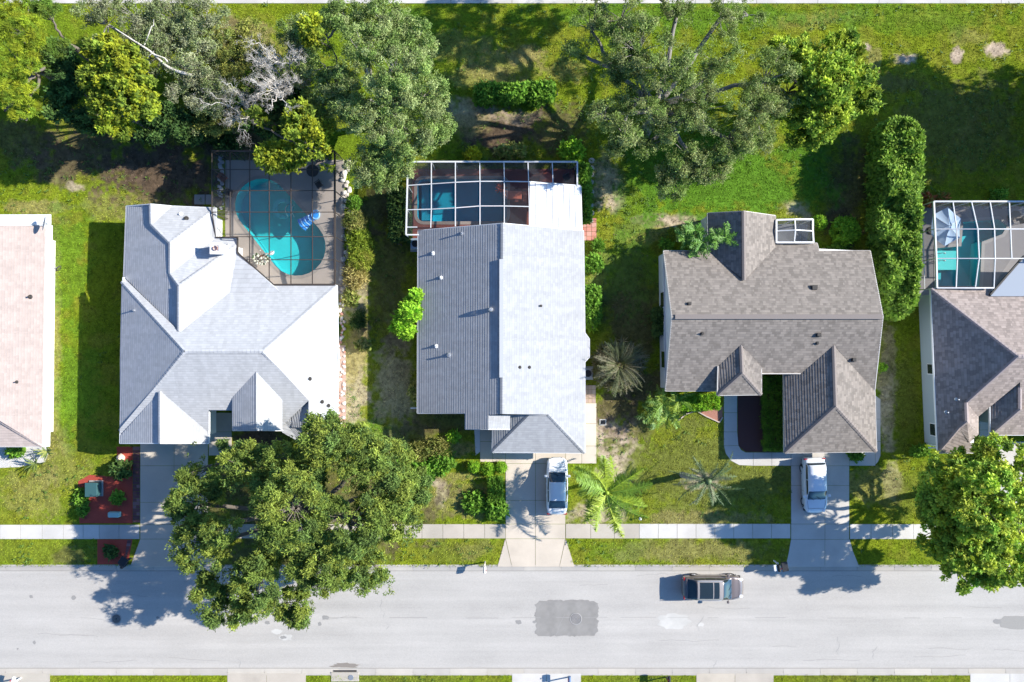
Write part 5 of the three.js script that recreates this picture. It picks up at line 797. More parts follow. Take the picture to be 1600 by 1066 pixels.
// rocks and blocks beside the bronze cage
{ const mk = (u, v, n, label, spots, m, sz) => { const c = P(u, v, 0), t = thing(n, label, 'rock border', c); for (const [a, b] of spots) { const p = P(a, b, 0), g = new THREE.IcosahedronGeometry(sz * rr(0.75, 1.2), 1), q = g.attributes.position, s = Math.floor(rnd() * 1e4); for (let i = 0; i < q.count; i++) { const k = 0.8 + 0.35 * hash(Math.round(q.getX(i) * 40), Math.round(q.getY(i) * 40) + s, Math.round(q.getZ(i) * 40)); q.setXYZ(i, q.getX(i) * k, q.getY(i) * k * 0.6, q.getZ(i) * k); } g.rotateY(rr(0, 6)).computeVertexNormals(); put('rock', g.translate(p.x, sz * 0.3, p.z), m[Math.floor(rnd() * m.length)], t); } };
  const rk = [mat(0.62, 0.57, 0.5, 0.95), mat(0.52, 0.46, 0.4, 0.95), mat(0.7, 0.66, 0.6, 0.95)];
  mk(545, 360, 'rock_border', 'row of pale rocks along the right side of bronze cage', Array.from({ length: 54 }, (_, i) => [542 + rr(-6, 7) + (i > 40 ? -3 : 0), 255 + i * 3.9 + rr(-2, 2)]), rk, 0.21);
  mk(345, 285, 'rock_border', 'column of pale stones along the left side of bronze cage', Array.from({ length: 22 }, (_, i) => [345 + rr(-3, 3), 246 + i * 3.8]), [mat(0.4, 0.4, 0.42, 0.95), mat(0.5, 0.5, 0.5, 0.95)], 0.17);
  mk(533, 600, 'rock_border', 'white and rust stones along the right wall of white house', Array.from({ length: 70 }, (_, i) => [533.5 + rr(-5, 5), 466 + i * 3 + rr(-1, 1)]), [mat(0.66, 0.62, 0.58, 0.95), mat(0.4, 0.2, 0.15, 0.95), mat(0.55, 0.45, 0.4, 0.95)], 0.13);
  const c = P(316, 312, 0), t = thing('concrete_pad', 'pair of square concrete slabs left of the bronze cage', 'paving slab', c), pm = M.conc(0.34, 0.34, 0.34); put('slab', rbox(0.85, 0.1, 0.8, 0.02, c.x - 0.2, 0.05, c.z), pm, t); put('slab', rbox(0.6, 0.1, 0.8, 0.02, c.x + 0.6, 0.05, c.z), pm, t);
}
['first', 'second', 'third', 'fourth', 'fifth', 'sixth', 'seventh', 'last'].forEach((nth, i) => { const v = [251, 263, 273, 285, 300, 321, 333, 345][i]; const c = P(923.5 + rr(-1.5, 1.5), v, 0), t = thing('stepping_stone', nth + ' stepping stone from the top of the line beside white framed cage', 'stepping stone', c, 'stepping stones beside the white framed cage'); put('stone', new THREE.CylinderGeometry(0.24, 0.25, 0.07, 9).rotateY(rr(0, 1)).scale(1.05, 1, 0.9).translate(c.x, 0.035, c.z), M.conc(0.62, 0.56, 0.49), t); });
{ const t = thing('lawn_edging', 'thin pale edging line round the shrub bed at brown house', 'edging', P(1105, 655, 0)), pts = [[1060, 657], [1072, 647], [1088, 642], [1104, 651], [1124, 660], [1129, 652]].map(([u, v]) => P(u, v, 0).add(V(0, 0.04, 0))); for (let i = 0; i < pts.length - 1; i++) { const m = new MB(); m.bar(pts[i], pts[i + 1], 0.09, 0.1); m.build('edging_strip', M.conc(0.6, 0.5, 0.42), t); } }

// ---------- leaves ----------
function leafCluster(n, spread, len, wid, up = 0.5, s0 = 1) {   // small diamond leaves round a twig end
  const m = new MB(), q = (i) => hash(i, s0, 17);
  let i = 0; const r = () => q(i++);
  for (let k = 0; k < n; k++) {
    const o = V(r() - 0.5, (r() - 0.5) * 0.7, r() - 0.5).multiplyScalar(2 * spread), d = V(r() - 0.5, (r() - 0.45) * 0.9, r() - 0.5).normalize(), nn = V((r() - 0.5) * 1.6, up * 0.6 + r(), (r() - 0.5) * 1.6).normalize(), s = d.clone().cross(nn).normalize(), l = len * (0.7 + 0.6 * r()), w = wid * (0.7 + 0.6 * r());
    const a = o, b = o.clone().addScaledVector(d, l * 0.45).addScaledVector(s, w), c = o.clone().addScaledVector(d, l), e = o.clone().addScaledVector(d, l * 0.45).addScaledVector(s, -w);
    m.tri(a, b, c); m.tri(a, c, e);
  }
  return m.geo();
}
const LEAF = {
  oak: leafCluster(14, 0.18, 0.24, 0.06, 0.5, 1), broad: leafCluster(11, 0.17, 0.3, 0.1, 0.6, 2), fine: leafCluster(22, 0.19, 0.2, 0.022, 0.3, 3), pine: leafCluster(26, 0.1, 0.28, 0.018, 0.2, 4), box: leafCluster(16, 0.09, 0.11, 0.035, 0.6, 5), spike: leafCluster(16, 0.1, 0.42, 0.03, 0.3, 6), gray: leafCluster(18, 0.22, 0.15, 0.042, 0.4, 7), tips: leafCluster(16, 0.2, 0.23, 0.045, 0.5, 8),
};
const dummy = new THREE.Object3D(), colr = new THREE.Color();
function leaves(name, parent, kind, list, label) {    // list: [x, y, z, scale, r, g, b]
  const w = worldOf(parent), im = new THREE.InstancedMesh(LEAF[kind], M.leafSoft, list.length);
  list.forEach(([x, y, z, s, r, g, b], i) => {
    dummy.position.set(x - w.x, y - w.y, z - w.z); dummy.rotation.set(rr(-0.5, 0.5), rr(0, 6.28), rr(-0.5, 0.5)); dummy.scale.set(s * rr(0.85, 1.15), s, s * rr(0.85, 1.15)); dummy.updateMatrix(); im.setMatrixAt(i, dummy.matrix);
    im.setColorAt(i, colr.setRGB(r, g, b));
  });
  im.name = name; im.userData.kind = 'stuff'; shade(im); parent.add(im); return im;
}
function tint(cols, k = 0.25) { const c = cols[Math.floor(rnd() * cols.length)], f = 1 + rr(-k, k); return c.map((x) => x * f); }
function wander(a, b, n, amp) { const o = []; for (let i = 0; i <= n; i++) { const t = i / n, e = Math.sin(t * Math.PI) * amp; o.push(a.clone().lerp(b, t).add(V(rr(-e, e), rr(-e, e) * 0.5, rr(-e, e)))); } return o; }
// base [u, v] on the ground; lobes [u, v, radius in plan units, height]; every lobe is filled with clumps of leaf clusters on their own branches
function tree(label, o) {
  const c = P(...o.base, 0), t = thing(o.name || 'tree', label, o.category || 'tree', c, o.group), tips = [], list = [];
  const lean = o.lobes.reduce((a, l) => a.add(P(l[0], l[1], l[3])), V(0, 0, 0)).divideScalar(o.lobes.length);
  const top = Math.max(...o.lobes.map((l) => l[3])), fork = c.clone().lerp(V(lean.x, 0, lean.z), 0.3).setY(top * (o.fork || 0.35));
  put('trunk', tube(wander(V(c.x, -0.1, c.z), fork, 4, 0.12), o.r || 0.32, (o.r || 0.32) * 0.75, 8), o.barkM || M.bark, t);
  const R0 = o.r || 0.32, nodes = [{ p: fork, d: 0, r: R0 * 0.62 }];
  const spots = o.lobes.map(([u, v, rpx, h]) => { const r = rpx / S * (H - h) / H; return { r, ctr: P(u, v, h - r * 0.25) }; }).sort((a, b) => a.ctr.distanceTo(fork) - b.ctr.distanceTo(fork));
  for (const { r, ctr } of spots) {
    const under = ctr.clone().add(V(0, -r * 0.4, 0)), from = nodes.reduce((m, n) => { const k = n.p.distanceTo(under) + n.d * 0.72; return !m || k < m.k ? { k, n } : m; }, null).n;
    const lr = Math.max(0.05, from.r * 0.74), mid = from.p.clone().lerp(under, 0.5).add(V(rr(-0.5, 0.5), -rr(0, 0.35), rr(-0.5, 0.5)));
    const line = new THREE.CatmullRomCurve3([from.p.clone(), mid, under]).getPoints(8).map((q, i) => (i && i < 8 ? q.add(V(rr(-0.1, 0.1), rr(-0.08, 0.08), rr(-0.1, 0.1))) : q));
    const limb = [tube(line, lr, lr * 0.7, 6)];
    nodes.push({ p: under, d: from.d + from.p.distanceTo(under), r: lr });
    const n = Math.max(3, Math.round(r * r * (o.clumps || 3.2) * 3.4));
    for (let k = 0; k < n; k++) {
      const a = rr(0, 6.283), q = Math.sqrt(rnd()), y = rr(-0.5, 1) * Math.sqrt(1 - q * q * 0.8) * 0.75;
      const p = ctr.clone().add(V(Math.cos(a) * q * r, y * r, Math.sin(a) * q * r)), open = fbm(p.x * 0.5 + p.y * 0.45, p.z * 0.5 - p.y * 0.4, 7 + Math.round(c.x), 2) < (o.gap ?? 0.42);
      if (open) continue;
      const cr = rr(0.4, 1.15) * (o.clumpR || 0.75) * 0.52, cm = Math.round((o.per || 34) * 2.5 * cr * cr / 0.5 + 4), base = tint(o.cols, o.vary ?? 0.28).map((x) => x * (o.gain || 2.3));
      limb.push(tube(wander(ctr.clone().add(V(0, -r * 0.35, 0)).lerp(p, 0.1), p, 3, 0.12), 0.045, 0.015, 4));
      if (o.twigs) for (let w = 0; w < o.twigs; w++) { const e = p.clone().add(V(rr(-1, 1), rr(-0.3, 0.8), rr(-1, 1)).multiplyScalar(cr * 1.1)); limb.push(tube(wander(p, e, 3, 0.1), 0.022, 0.006, 3)); }
      for (let i = 0; i < cm; i++) {
        const b = rr(0, 6.283), e = Math.asin(rr(-0.45, 1)), d = cr * (0.55 + 0.5 * rnd());
        const f = 0.62 + 0.76 * rnd();
        list.push([p.x + Math.cos(b) * Math.cos(e) * d, p.y + Math.sin(e) * d * 0.75, p.z + Math.sin(b) * Math.cos(e) * d, (o.size || 1) * rr(0.6, 1.15), base[0] * f, base[1] * f, base[2] * f]);
      }
    }
    for (let k = 0; k < n * (o.per || 34) * 0.2; k++) {       // loose sprays between the clumps
      const a = rr(0, 6.283), q = Math.sqrt(rnd()), y = rr(-0.4, 1) * Math.sqrt(1 - q * q * 0.8) * 0.75, g = tint(o.cols, 0.4).map((x) => x * (o.gain || 2.3));
      const lx = ctr.x + Math.cos(a) * q * r, lz = ctr.z + Math.sin(a) * q * r, ly = ctr.y + y * r; if (fbm(lx * 0.5 + ly * 0.45, lz * 0.5 - ly * 0.4, 7 + Math.round(c.x), 2) < (o.gap ?? 0.42) - 0.03) continue;
      list.push([ctr.x + Math.cos(a) * q * r * 1.06, ctr.y + y * r, ctr.z + Math.sin(a) * q * r * 1.06, (o.size || 1) * rr(0.5, 1), ...g]);
    }
    put('limb', mergeGeometries(limb), o.barkM || M.bark, t);
  }
  if (list.length) leaves('crown', t, o.leaf || 'oak', list);
  return t;
}
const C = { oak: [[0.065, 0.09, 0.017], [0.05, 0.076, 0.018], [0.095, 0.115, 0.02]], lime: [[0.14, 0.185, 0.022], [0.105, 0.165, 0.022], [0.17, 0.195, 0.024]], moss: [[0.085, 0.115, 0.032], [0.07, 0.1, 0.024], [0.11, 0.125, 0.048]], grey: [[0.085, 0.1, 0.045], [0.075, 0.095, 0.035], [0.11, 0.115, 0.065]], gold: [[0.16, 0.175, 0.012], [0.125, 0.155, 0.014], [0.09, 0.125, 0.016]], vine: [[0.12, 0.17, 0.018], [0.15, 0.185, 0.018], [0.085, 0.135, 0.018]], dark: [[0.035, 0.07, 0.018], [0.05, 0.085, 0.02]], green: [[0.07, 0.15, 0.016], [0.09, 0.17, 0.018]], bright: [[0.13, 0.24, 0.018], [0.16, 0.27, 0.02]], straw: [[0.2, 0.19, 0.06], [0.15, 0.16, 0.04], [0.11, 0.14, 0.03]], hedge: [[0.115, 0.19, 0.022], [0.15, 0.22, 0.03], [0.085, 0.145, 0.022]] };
tree('large spreading oak hanging over the street in front of white house', { base: [497, 788], r: 0.42, leaf: 'tips', gain: 3, gap: 0.41, cols: C.oak, clumps: 2.6, per: 36, clumpR: 0.85, twigs: 1, lobes: [[330, 728, 44, 5.2], [305, 790, 40, 6.2], [315, 855, 46, 6.5], [350, 930, 44, 5.5], [405, 905, 44, 7.2], [390, 738, 46, 6.8], [465, 728, 48, 7.2], [455, 800, 60, 10], [345, 820, 30, 8], [510, 690, 42, 8.2], [560, 715, 50, 8], [595, 765, 50, 7.5], [620, 810, 40, 6.3], [540, 815, 55, 9], [500, 880, 44, 8], [565, 880, 44, 6.5], [590, 915, 26, 5.5], [462, 944, 30, 5.2], [395, 938, 32, 6], [640, 765, 34, 6], [612, 715, 30, 6.4], [430, 860, 34, 6.5]] });
tree('bright green street tree with rounded clumps at the lower right edge', { base: [1450, 768], r: 0.3, leaf: 'broad', gain: 2.7, gap: 0.37, cols: C.lime, clumps: 3.0, per: 40, clumpR: 0.7, lobes: [[1495, 728, 38, 5.2], [1550, 714, 34, 5.4], [1600, 735, 40, 6], [1475, 775, 44, 6.6], [1540, 780, 56, 8.6], [1600, 800, 52, 7.6], [1468, 835, 36, 5.6], [1520, 850, 48, 6.8], [1580, 865, 46, 6.3], [1500, 895, 26, 5], [1548, 898, 22, 4.8], [1640, 790, 40, 6]] });
tree('huge sparse grey green oak with bare mossy limbs in the back lawn', { base: [1010, 205], r: 0.45, fork: 0.4, leaf: 'gray', cols: C.moss, gain: 3, gap: 0.41, clumps: 2.9, per: 27, clumpR: 0.66, twigs: 2, barkM: mat(0.3, 0.28, 0.25, 0.95, { map: T.bark }), lobes: [[945, 182, 24, 8], [976, 208, 24, 8], [962, 228, 18, 7.4], [925, 42, 32, 7.2], [972, 25, 38, 8.0], [1000, 75, 44, 8.8], [898, 78, 22, 6.4], [955, 100, 34, 7.2], [1040, 105, 44, 9.2], [1005, 150, 40, 8.0], [1060, 18, 26, 7.2], [1130, 22, 36, 6.4], [1172, 20, 24, 5.6], [1125, 90, 34, 8.0], [1200, 120, 42, 7.2], [1228, 150, 22, 6.4], [1180, 170, 42, 7.2], [1100, 165, 46, 8.0], [1060, 190, 40, 7.2], [1140, 212, 40, 6.4], [1018, 222, 32, 6.4], [1080, 240, 40, 6.0], [1112, 262, 28, 5.6], [1050, 278, 30, 5.2], [955, 170, 18, 6.4], [1180, 212, 28, 5.6], [930, -40, 42, 7.5], [1000, -60, 46, 8], [1060, -40, 42, 8], [960, -105, 42, 7], [895, -70, 36, 7], [1100, -80, 42, 7.5]] });
tree('yellow green vine covered tree right of the sparse grey oak', { base: [1255, 160], leaf: 'broad', gap: 0.43, gain: 2.6, cols: C.vine, clumps: 3.2, per: 40, clumpR: 0.65, lobes: [[1240, 88, 30, 6], [1280, 75, 32, 6], [1320, 72, 22, 6], [1330, 110, 36, 6.5], [1288, 125, 42, 7], [1235, 140, 34, 6], [1342, 160, 30, 5.5], [1290, 178, 42, 6], [1280, 210, 26, 5], [1222, 110, 18, 5], [1322, 195, 28, 5], [1212, 92, 26, 5.5], [1200, 132, 26, 5.5], [1225, 175, 28, 5.5], [1250, 202, 26, 5]] });
tree('broad grey green tree beside the white framed cage reaching back fence', { base: [628, 190], r: 0.38, leaf: 'gray', cols: [[0.085, 0.115, 0.032], [0.068, 0.1, 0.026], [0.11, 0.13, 0.052]], clumps: 2.9, per: 38, clumpR: 0.72, twigs: 1, barkM: M.paleBark, gain: 3.3, gap: 0.33, lobes: [[572, 262, 28, 5.8], [470, 105, 28, 5.2], [500, 160, 28, 5.6], [462, 55, 28, 5], [508, 55, 32, 6], [540, 42, 40, 6.5], [600, 32, 42, 7], [640, 72, 42, 7], [570, 92, 50, 8], [620, 122, 52, 8.5], [658, 150, 42, 7.5], [598, 172, 54, 8], [640, 205, 46, 7], [590, 228, 38, 6.2], [556, 182, 36, 6.8], [682, 195, 24, 6.5], [600, 268, 30, 5.2], [626, 258, 22, 5.4], [508, 100, 34, 6.5], [528, 142, 36, 6.5]] });
tree('pale grey tangled tree with a white limb behind the kidney pool', { base: [318, 128], r: 0.34, leaf: 'gray', cols: C.grey, gain: 3.4, gap: 0.36, clumps: 2.9, per: 20, clumpR: 0.72, twigs: 6, barkM: M.paleBark, lobes: [[160, 32, 42, 5.0], [210, 25, 42, 5.6], [270, 28, 46, 5.6], [320, 42, 42, 5.6], [250, 80, 44, 5.6], [300, 102, 42, 5.6], [330, 150, 38, 5.0], [280, 132, 36, 5.3], [310, 180, 30, 4.0], [225, 60, 36, 5.6]] });
tree('golden leaved tree left of the pale grey tangled tree', { base: [262, 178], leaf: 'broad', cols: C.gold, clumps: 3.0, per: 34, clumpR: 0.6, vary: 0.3, lobes: [[165, 82, 26, 6.9], [195, 102, 32, 7.5], [160, 122, 32, 6.9], [205, 148, 36, 7.5], [175, 172, 32, 6.9], [225, 170, 24, 6.3], [190, 202, 15, 5.8]] });
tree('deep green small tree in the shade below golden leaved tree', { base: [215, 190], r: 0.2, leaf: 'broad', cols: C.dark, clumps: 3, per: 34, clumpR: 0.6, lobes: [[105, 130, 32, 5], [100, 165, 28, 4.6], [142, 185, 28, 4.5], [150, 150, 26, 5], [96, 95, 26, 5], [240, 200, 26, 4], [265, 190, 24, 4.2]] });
tree('tall yellow green pine with puffy needle clumps in the upper left corner', { base: [112, 135], r: 0.3, fork: 0.6, leaf: 'pine', cols: [[0.13, 0.165, 0.012], [0.1, 0.15, 0.014], [0.155, 0.175, 0.012]], clumps: 3.4, per: 46, clumpR: 0.55, lobes: [[12, 30, 29, 7.0], [40, 18, 18, 7.3], [40, 52, 29, 7.7], [20, 90, 33, 7.7], [48, 112, 22, 7.7], [12, 138, 29, 7.7], [42, 145, 20, 7.0], [35, 186, 20, 6.6], [3, 172, 13, 6.3]] });
tree('green pine with shade put into its needle colour, just right of the tall yellow green pine', { base: [150, 100], r: 0.26, fork: 0.6, leaf: 'pine', cols: [[0.07, 0.12, 0.018], [0.09, 0.13, 0.02]], clumps: 3, per: 42, clumpR: 0.55, lobes: [[76, 28, 24, 5.9], [82, 58, 22, 5.6], [84, 90, 20, 5.2], [62, 12, 20, 5.9]] });  // needle colours darkened to stand for the shade on this pine
tree('yellow leaved small tree leaning over the bronze cage of kidney pool', { base: [498, 250], r: 0.2, leaf: 'broad', cols: C.gold, clumps: 3, per: 32, clumpR: 0.52, lobes: [[425, 243, 24, 6], [468, 190, 26, 6.8], [480, 225, 32, 7], [455, 250, 22, 5.6], [502, 205, 18, 6.4], [512, 248, 18, 5.6], [393, 190, 18, 6]] });
tree('slim yellow green treetop between grey trees near the far path', { base: [545, 130], r: 0.14, leaf: 'broad', cols: C.gold, clumps: 3.4, per: 30, clumpR: 0.5, lobes: [[484, 42, 16, 8], [490, 60, 14, 7.5]] });
tree('olive green low tree between the dead tree and tangled tree', { base: [420, 170], r: 0.18, leaf: 'gray', cols: [[0.1, 0.12, 0.025], [0.13, 0.135, 0.03]], clumps: 2.6, per: 30, clumpR: 0.6, lobes: [[345, 75, 32, 4.6], [375, 102, 34, 5], [400, 140, 30, 4.8], [350, 132, 28, 4.6], [392, 62, 28, 4.4], [332, 188, 24, 3.8], [365, 188, 22, 3.8], [415, 95, 24, 4.4]] });
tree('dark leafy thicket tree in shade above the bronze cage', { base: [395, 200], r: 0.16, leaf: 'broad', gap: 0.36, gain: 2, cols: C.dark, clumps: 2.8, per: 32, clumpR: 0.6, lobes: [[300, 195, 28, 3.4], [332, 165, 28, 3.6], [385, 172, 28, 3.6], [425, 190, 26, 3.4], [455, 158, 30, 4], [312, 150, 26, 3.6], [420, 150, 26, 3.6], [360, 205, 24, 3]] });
// trees just past the right edge, which shade the back lawn
tree('tall leafy tree past the right edge shading the back lawn, nearer the path', { base: [1690, 130], leaf: 'broad', cols: C.oak, clumps: 2.2, per: 30, clumpR: 0.85, lobes: [[1785, 30, 60, 8], [1850, 60, 70, 9], [1790, 110, 70, 8], [1850, 150, 60, 7], [1720, 80, 50, 7], [1730, 130, 55, 6.5]] });
tree('tall leafy tree past the right edge shading the back lawn, nearer the pool', { base: [1710, 230], leaf: 'broad', cols: C.oak, clumps: 2.2, per: 30, clumpR: 0.85, lobes: [[1765, 150, 60, 7], [1740, 170, 65, 6.5], [1800, 190, 70, 7.5], [1720, 225, 60, 5.6], [1800, 235, 60, 6.5], [1690, 190, 45, 5]] });
tree('tall leafy tree past the right edge shading the back lawn, farthest out', { base: [1820, 180], leaf: 'broad', cols: C.oak, clumps: 2.2, per: 30, clumpR: 0.85, lobes: [[1890, 90, 75, 7], [1930, 150, 75, 7], [1880, 200, 75, 6.5], [1840, 130, 70, 6.5], [1850, 215, 60, 6]] });
// dead trees: repeated forking, no leaves
function deadTree(label, base, crown, h, spreadR, forks, r0) {
  const c = P(...base, 0), t = thing('dead_tree', label, 'tree', c), top = P(...crown, h), fork = c.clone().lerp(top, 0.45).setY(h * 0.4), mm = mat(0.7, 0.65, 0.58, 0.9, { map: T.bark });
  put('trunk', tube(wander(c, fork, 5, 0.15), r0, r0 * 0.7, 8), mm, t);
  for (let k = 0; k < forks; k++) {
    const geos = [], a = k / forks * 6.283 + rr(-0.3, 0.3), end = V(top.x + Math.cos(a) * spreadR * rr(0.5, 0.9), h + rr(-0.8, 0.8), top.z + Math.sin(a) * spreadR * rr(0.5, 0.9));
    const grow = (p, q, r, lev) => { const w = wander(p, q, 5, 0.22); geos.push(tube(w, r, r * 0.45, lev > 1 ? 4 : 6)); if (lev >= 4) return; const n = lev === 0 ? 6 : 3; for (let i = 0; i < n; i++) { const s = w[2 + Math.floor(rnd() * 4)], L = p.distanceTo(q) * rr(0.3, 0.55), d = q.clone().sub(p).normalize().add(V(rr(-0.9, 0.9), rr(-0.3, 0.6), rr(-0.9, 0.9))).normalize(); grow(s, s.clone().addScaledVector(d, L), r * 0.42, lev + 1); } };
    grow(fork, end, r0 * 0.55, 0); put('limb', mergeGeometries(geos), mm, t);
  }
}
deadTree('bare pale dead tree with branching limbs above the bronze cage', [474, 172], [436, 112], 6.5, 1.9, 8, 0.19);
deadTree('smaller bare dead tree left of the larger pale dead tree', [415, 200], [372, 165], 5, 1.5, 4, 0.11);
{ const c = P(342, 150, 0), t = scene.children.find((o) => o.userData.label === 'pale grey tangled tree with a white limb behind the kidney pool'); const a = P(300, 118, 5.9), b = P(180, 45, 6.6); put('bare_limb', mergeGeometries([tube(new THREE.CatmullRomCurve3(wander(a, b, 4, 0.45)).getPoints(18), 0.13, 0.04, 6), tube(wander(P(262, 97, 6.1), P(235, 82, 6.5), 4, 0.2), 0.07, 0.03, 5), tube(wander(P(240, 80, 6.3), P(226, 95, 6), 4, 0.15), 0.05, 0.02, 5), tube(wander(P(225, 70, 6.4), P(240, 30, 6.8), 5, 0.3), 0.06, 0.02, 5)]), mat(0.72, 0.67, 0.58, 0.9, { map: T.bark }), t); }

// ---------- shrubs and hedges ----------
function shrub(name, label, u, v, rpx, h, leaf, cols, o = {}) {
  const c = P(u, v, h * 0.5); c.y = 0; const r = rpx / S, rz = (o.rv || rpx) / S, t = thing(name, label, o.category || 'shrub', c, o.group), list = [], n = Math.round((o.n || 60) * r * rz * (1 + 0.5 * h)) + 14;
  for (let k = 0; k < n; k++) { const a = rr(0, 6.283), e = Math.asin(rr(-0.1, 1)), d = o.tight ? rr(0.86, 1) : 0.5 + 0.5 * rnd(), col = tint(cols, 0.3); list.push([c.x + Math.cos(a) * Math.cos(e) * d * r, h * (0.3 + 0.66 * Math.sin(e) * d), c.z + Math.sin(a) * Math.cos(e) * d * rz, (o.size || 1) * rr(0.8, 1.2), ...col.map((x) => x * 2)]); }
  const st = []; for (let k = 0; k < 4; k++) { const a = k * 1.57 + 0.4; st.push(tube(wander(V(c.x, 0, c.z), V(c.x + Math.cos(a) * r * 0.5, h * 0.7, c.z + Math.sin(a) * rz * 0.5), 3, 0.05), 0.03, 0.012, 5)); }
  put('stem', mergeGeometries(st), M.bark, t); leaves('foliage', t, leaf, list); return t;
}
function hedge(label, u0, v0, u1, v1, wpx, h, leaf, cols, o = {}) {      // long box of foliage from one end to the other
  const a = P(u0, v0, h * 0.7), b = P(u1, v1, h * 0.7); a.y = b.y = 0; const c = a.clone().lerp(b, 0.5), d = b.clone().sub(a), L = d.length(), w = wpx / S; d.normalize(); const s = V(-d.z, 0, d.x);
  const t = thing('hedge', label, 'hedge', c), list = [], n = Math.round((L * w + 2 * h * (L + w)) * (o.n || 26));
  for (let k = 0; k < n; k++) {
    let x = rr(-0.5, 0.5) * L, z = rr(-0.5, 0.5) * w, y = h; const f = rnd() * (L * w * 1.3 + 2 * h * (L + w));
    if (f > L * w * 1.3) { y = h * Math.sqrt(rnd()); if (f < L * w * 1.3 + 2 * h * L) z = Math.sign(z) * w / 2; else x = Math.sign(x) * L / 2; }
    const bump = (fbm(x * 0.9 + 7, z * 0.9 + c.x, 5, 3) - 0.5) * (o.rough ?? 0.5); y += bump + rr(-0.12, 0.08); x += rr(-0.1, 0.1) + bump * 0.4; z += (rr(-0.1, 0.1) + bump * 0.5) * Math.min(1, w);
    if (o.taper) z = z * (1 - o.taper * Math.max(0, x / L)) * (0.8 + 0.45 * fbm(x * 0.55, Math.sign(z) + 9, 8, 2)) - 0.5 * Math.max(0, x / L); if (o.taper) { const over = clamp((Math.abs(x) - (L / 2 - w * 0.5)) / (w * 0.5)); z *= Math.sqrt(Math.max(0.12, 1 - over * over)); y *= 1 - 0.15 * over * over; }
    const q = c.clone().addScaledVector(d, x).addScaledVector(s, z); list.push([q.x, Math.max(0.05, y), q.z, (o.size || 1) * rr(0.8, 1.2), ...tint(cols, 0.3).map((x) => x * 2)]);
  }
  const st = []; for (let k = 0; k < Math.max(2, L / 1.2); k++) { const q = a.clone().lerp(b, (k + 0.5) / Math.max(2, L / 1.2)); st.push(tube([V(q.x, 0, q.z), V(q.x + rr(-0.1, 0.1), h * 0.5, q.z), V(q.x + rr(-0.2, 0.2), h * 0.9, q.z + rr(-0.2, 0.2))], 0.05, 0.02, 5)); }
  put('stem', mergeGeometries(st), M.bark, t); leaves('foliage', t, leaf, list); return t;
}
hedge('tall thick clipped hedge between the brown house and right edge house', 1400, 190, 1399, 492, 50, 2.9, 'broad', C.hedge, { rough: 1.9, taper: 0.7, n: 26 });
hedge('low box hedge along the shaded walk beside the brown garage', 1208, 590, 1209, 702, 28, 0.8, 'box', C.green, { n: 60, rough: 0.15 });
hedge('light green hedge under the front eave of the brown house', 1062, 630, 1122, 628, 20, 0.8, 'box', C.bright, { n: 60, rough: 0.2 });
hedge('low clipped hedge on the left edge of the grey house drive', 774, 748, 774, 782, 18, 0.8, 'box', C.green, { n: 60, rough: 0.25 });
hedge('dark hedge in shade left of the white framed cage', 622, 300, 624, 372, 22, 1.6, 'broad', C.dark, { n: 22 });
hedge('shaded shrub row across the back lawn above white framed cage', 745, 148, 862, 143, 20, 1.3, 'broad', C.green, { n: 16, rough: 1.1 });
hedge('narrow vine hedge along the right side of the white framed cage', 912, 262, 914, 345, 10, 1.4, 'broad', C.green, { n: 26, rough: 0.6 });
hedge('green hedge along the right wall of the grey house, upper part', 924, 452, 925, 500, 18, 1.2, 'broad', C.green, { n: 24, rough: 0.5 });
hedge('dark narrow hedge against the left wall of the brown house', 1031, 485, 1032, 520, 12, 1.5, 'broad', C.dark, { n: 24 });
const balls = 'clipped round box bush at the top of the drive hedge';
shrub('shrub', 'leftmost of three clipped round bushes below the grey house garage corner', 741, 729, 9, 0.85, 'box', C.bright, { tight: true, n: 240 });
shrub('shrub', 'middle one of three clipped round bushes below the grey house garage corner', 763, 733, 9.5, 0.9, 'box', C.bright, { tight: true, n: 240 });
shrub('shrub', 'rightmost of three clipped round bushes next to the grey house drive', 783, 731, 8.5, 0.8, 'box', C.bright, { tight: true, n: 240 });
shrub('shrub', 'round green bush at the lower end of the drive hedge', 777, 797, 17, 1.0, 'broad', C.green);
shrub('shrub', 'single bright little bush in house shade on the grey house front lawn', 707, 683, 9, 0.6, 'broad', C.bright);
shrub('shrub', 'leafy bush in the weedy front lawn left of the grey house', 690, 722, 20, 0.8, 'broad', C.green); shrub('shrub', 'dark bush beside the black shaded patch in weedy front lawn', 662, 738, 18, 0.9, 'broad', C.green); shrub('ornamental_grass', 'straw coloured clump of tall grass below the shaded front wall', 684, 702, 24, 0.8, 'spike', C.straw, { rv: 17, category: 'ornamental grass' });
shrub('ornamental_grass', 'straw coloured grass clump left of the leafy lawn bush', 655, 705, 18, 0.7, 'spike', C.straw, { category: 'ornamental grass' }); shrub('shrub', 'dim green bush near the pavement in grey house lawn', 742, 786, 18, 0.6, 'broad', C.green);
tree('young bright green tree touching the left roof edge of grey house', { name: 'young_tree', base: [640, 492], r: 0.07, leaf: 'broad', cols: C.bright, clumps: 7, per: 34, clumpR: 0.42, lobes: [[650, 463, 9, 3.2], [637, 468, 8, 3], [640, 487, 14, 3.4], [628, 498, 12, 3], [650, 490, 9, 3.2], [633, 518, 12, 2.8], [620, 510, 7, 2.5]] });
shrub('shrub', 'slim olive shrub below the left eave of the grey house', 648, 612, 7, 2.2, 'broad', C.straw, { rv: 13 });
shrub('shrub', 'round clipped bush right of the bronze cage below big tree', 553, 317, 12, 1.0, 'box', C.green, { tight: true, n: 160 });
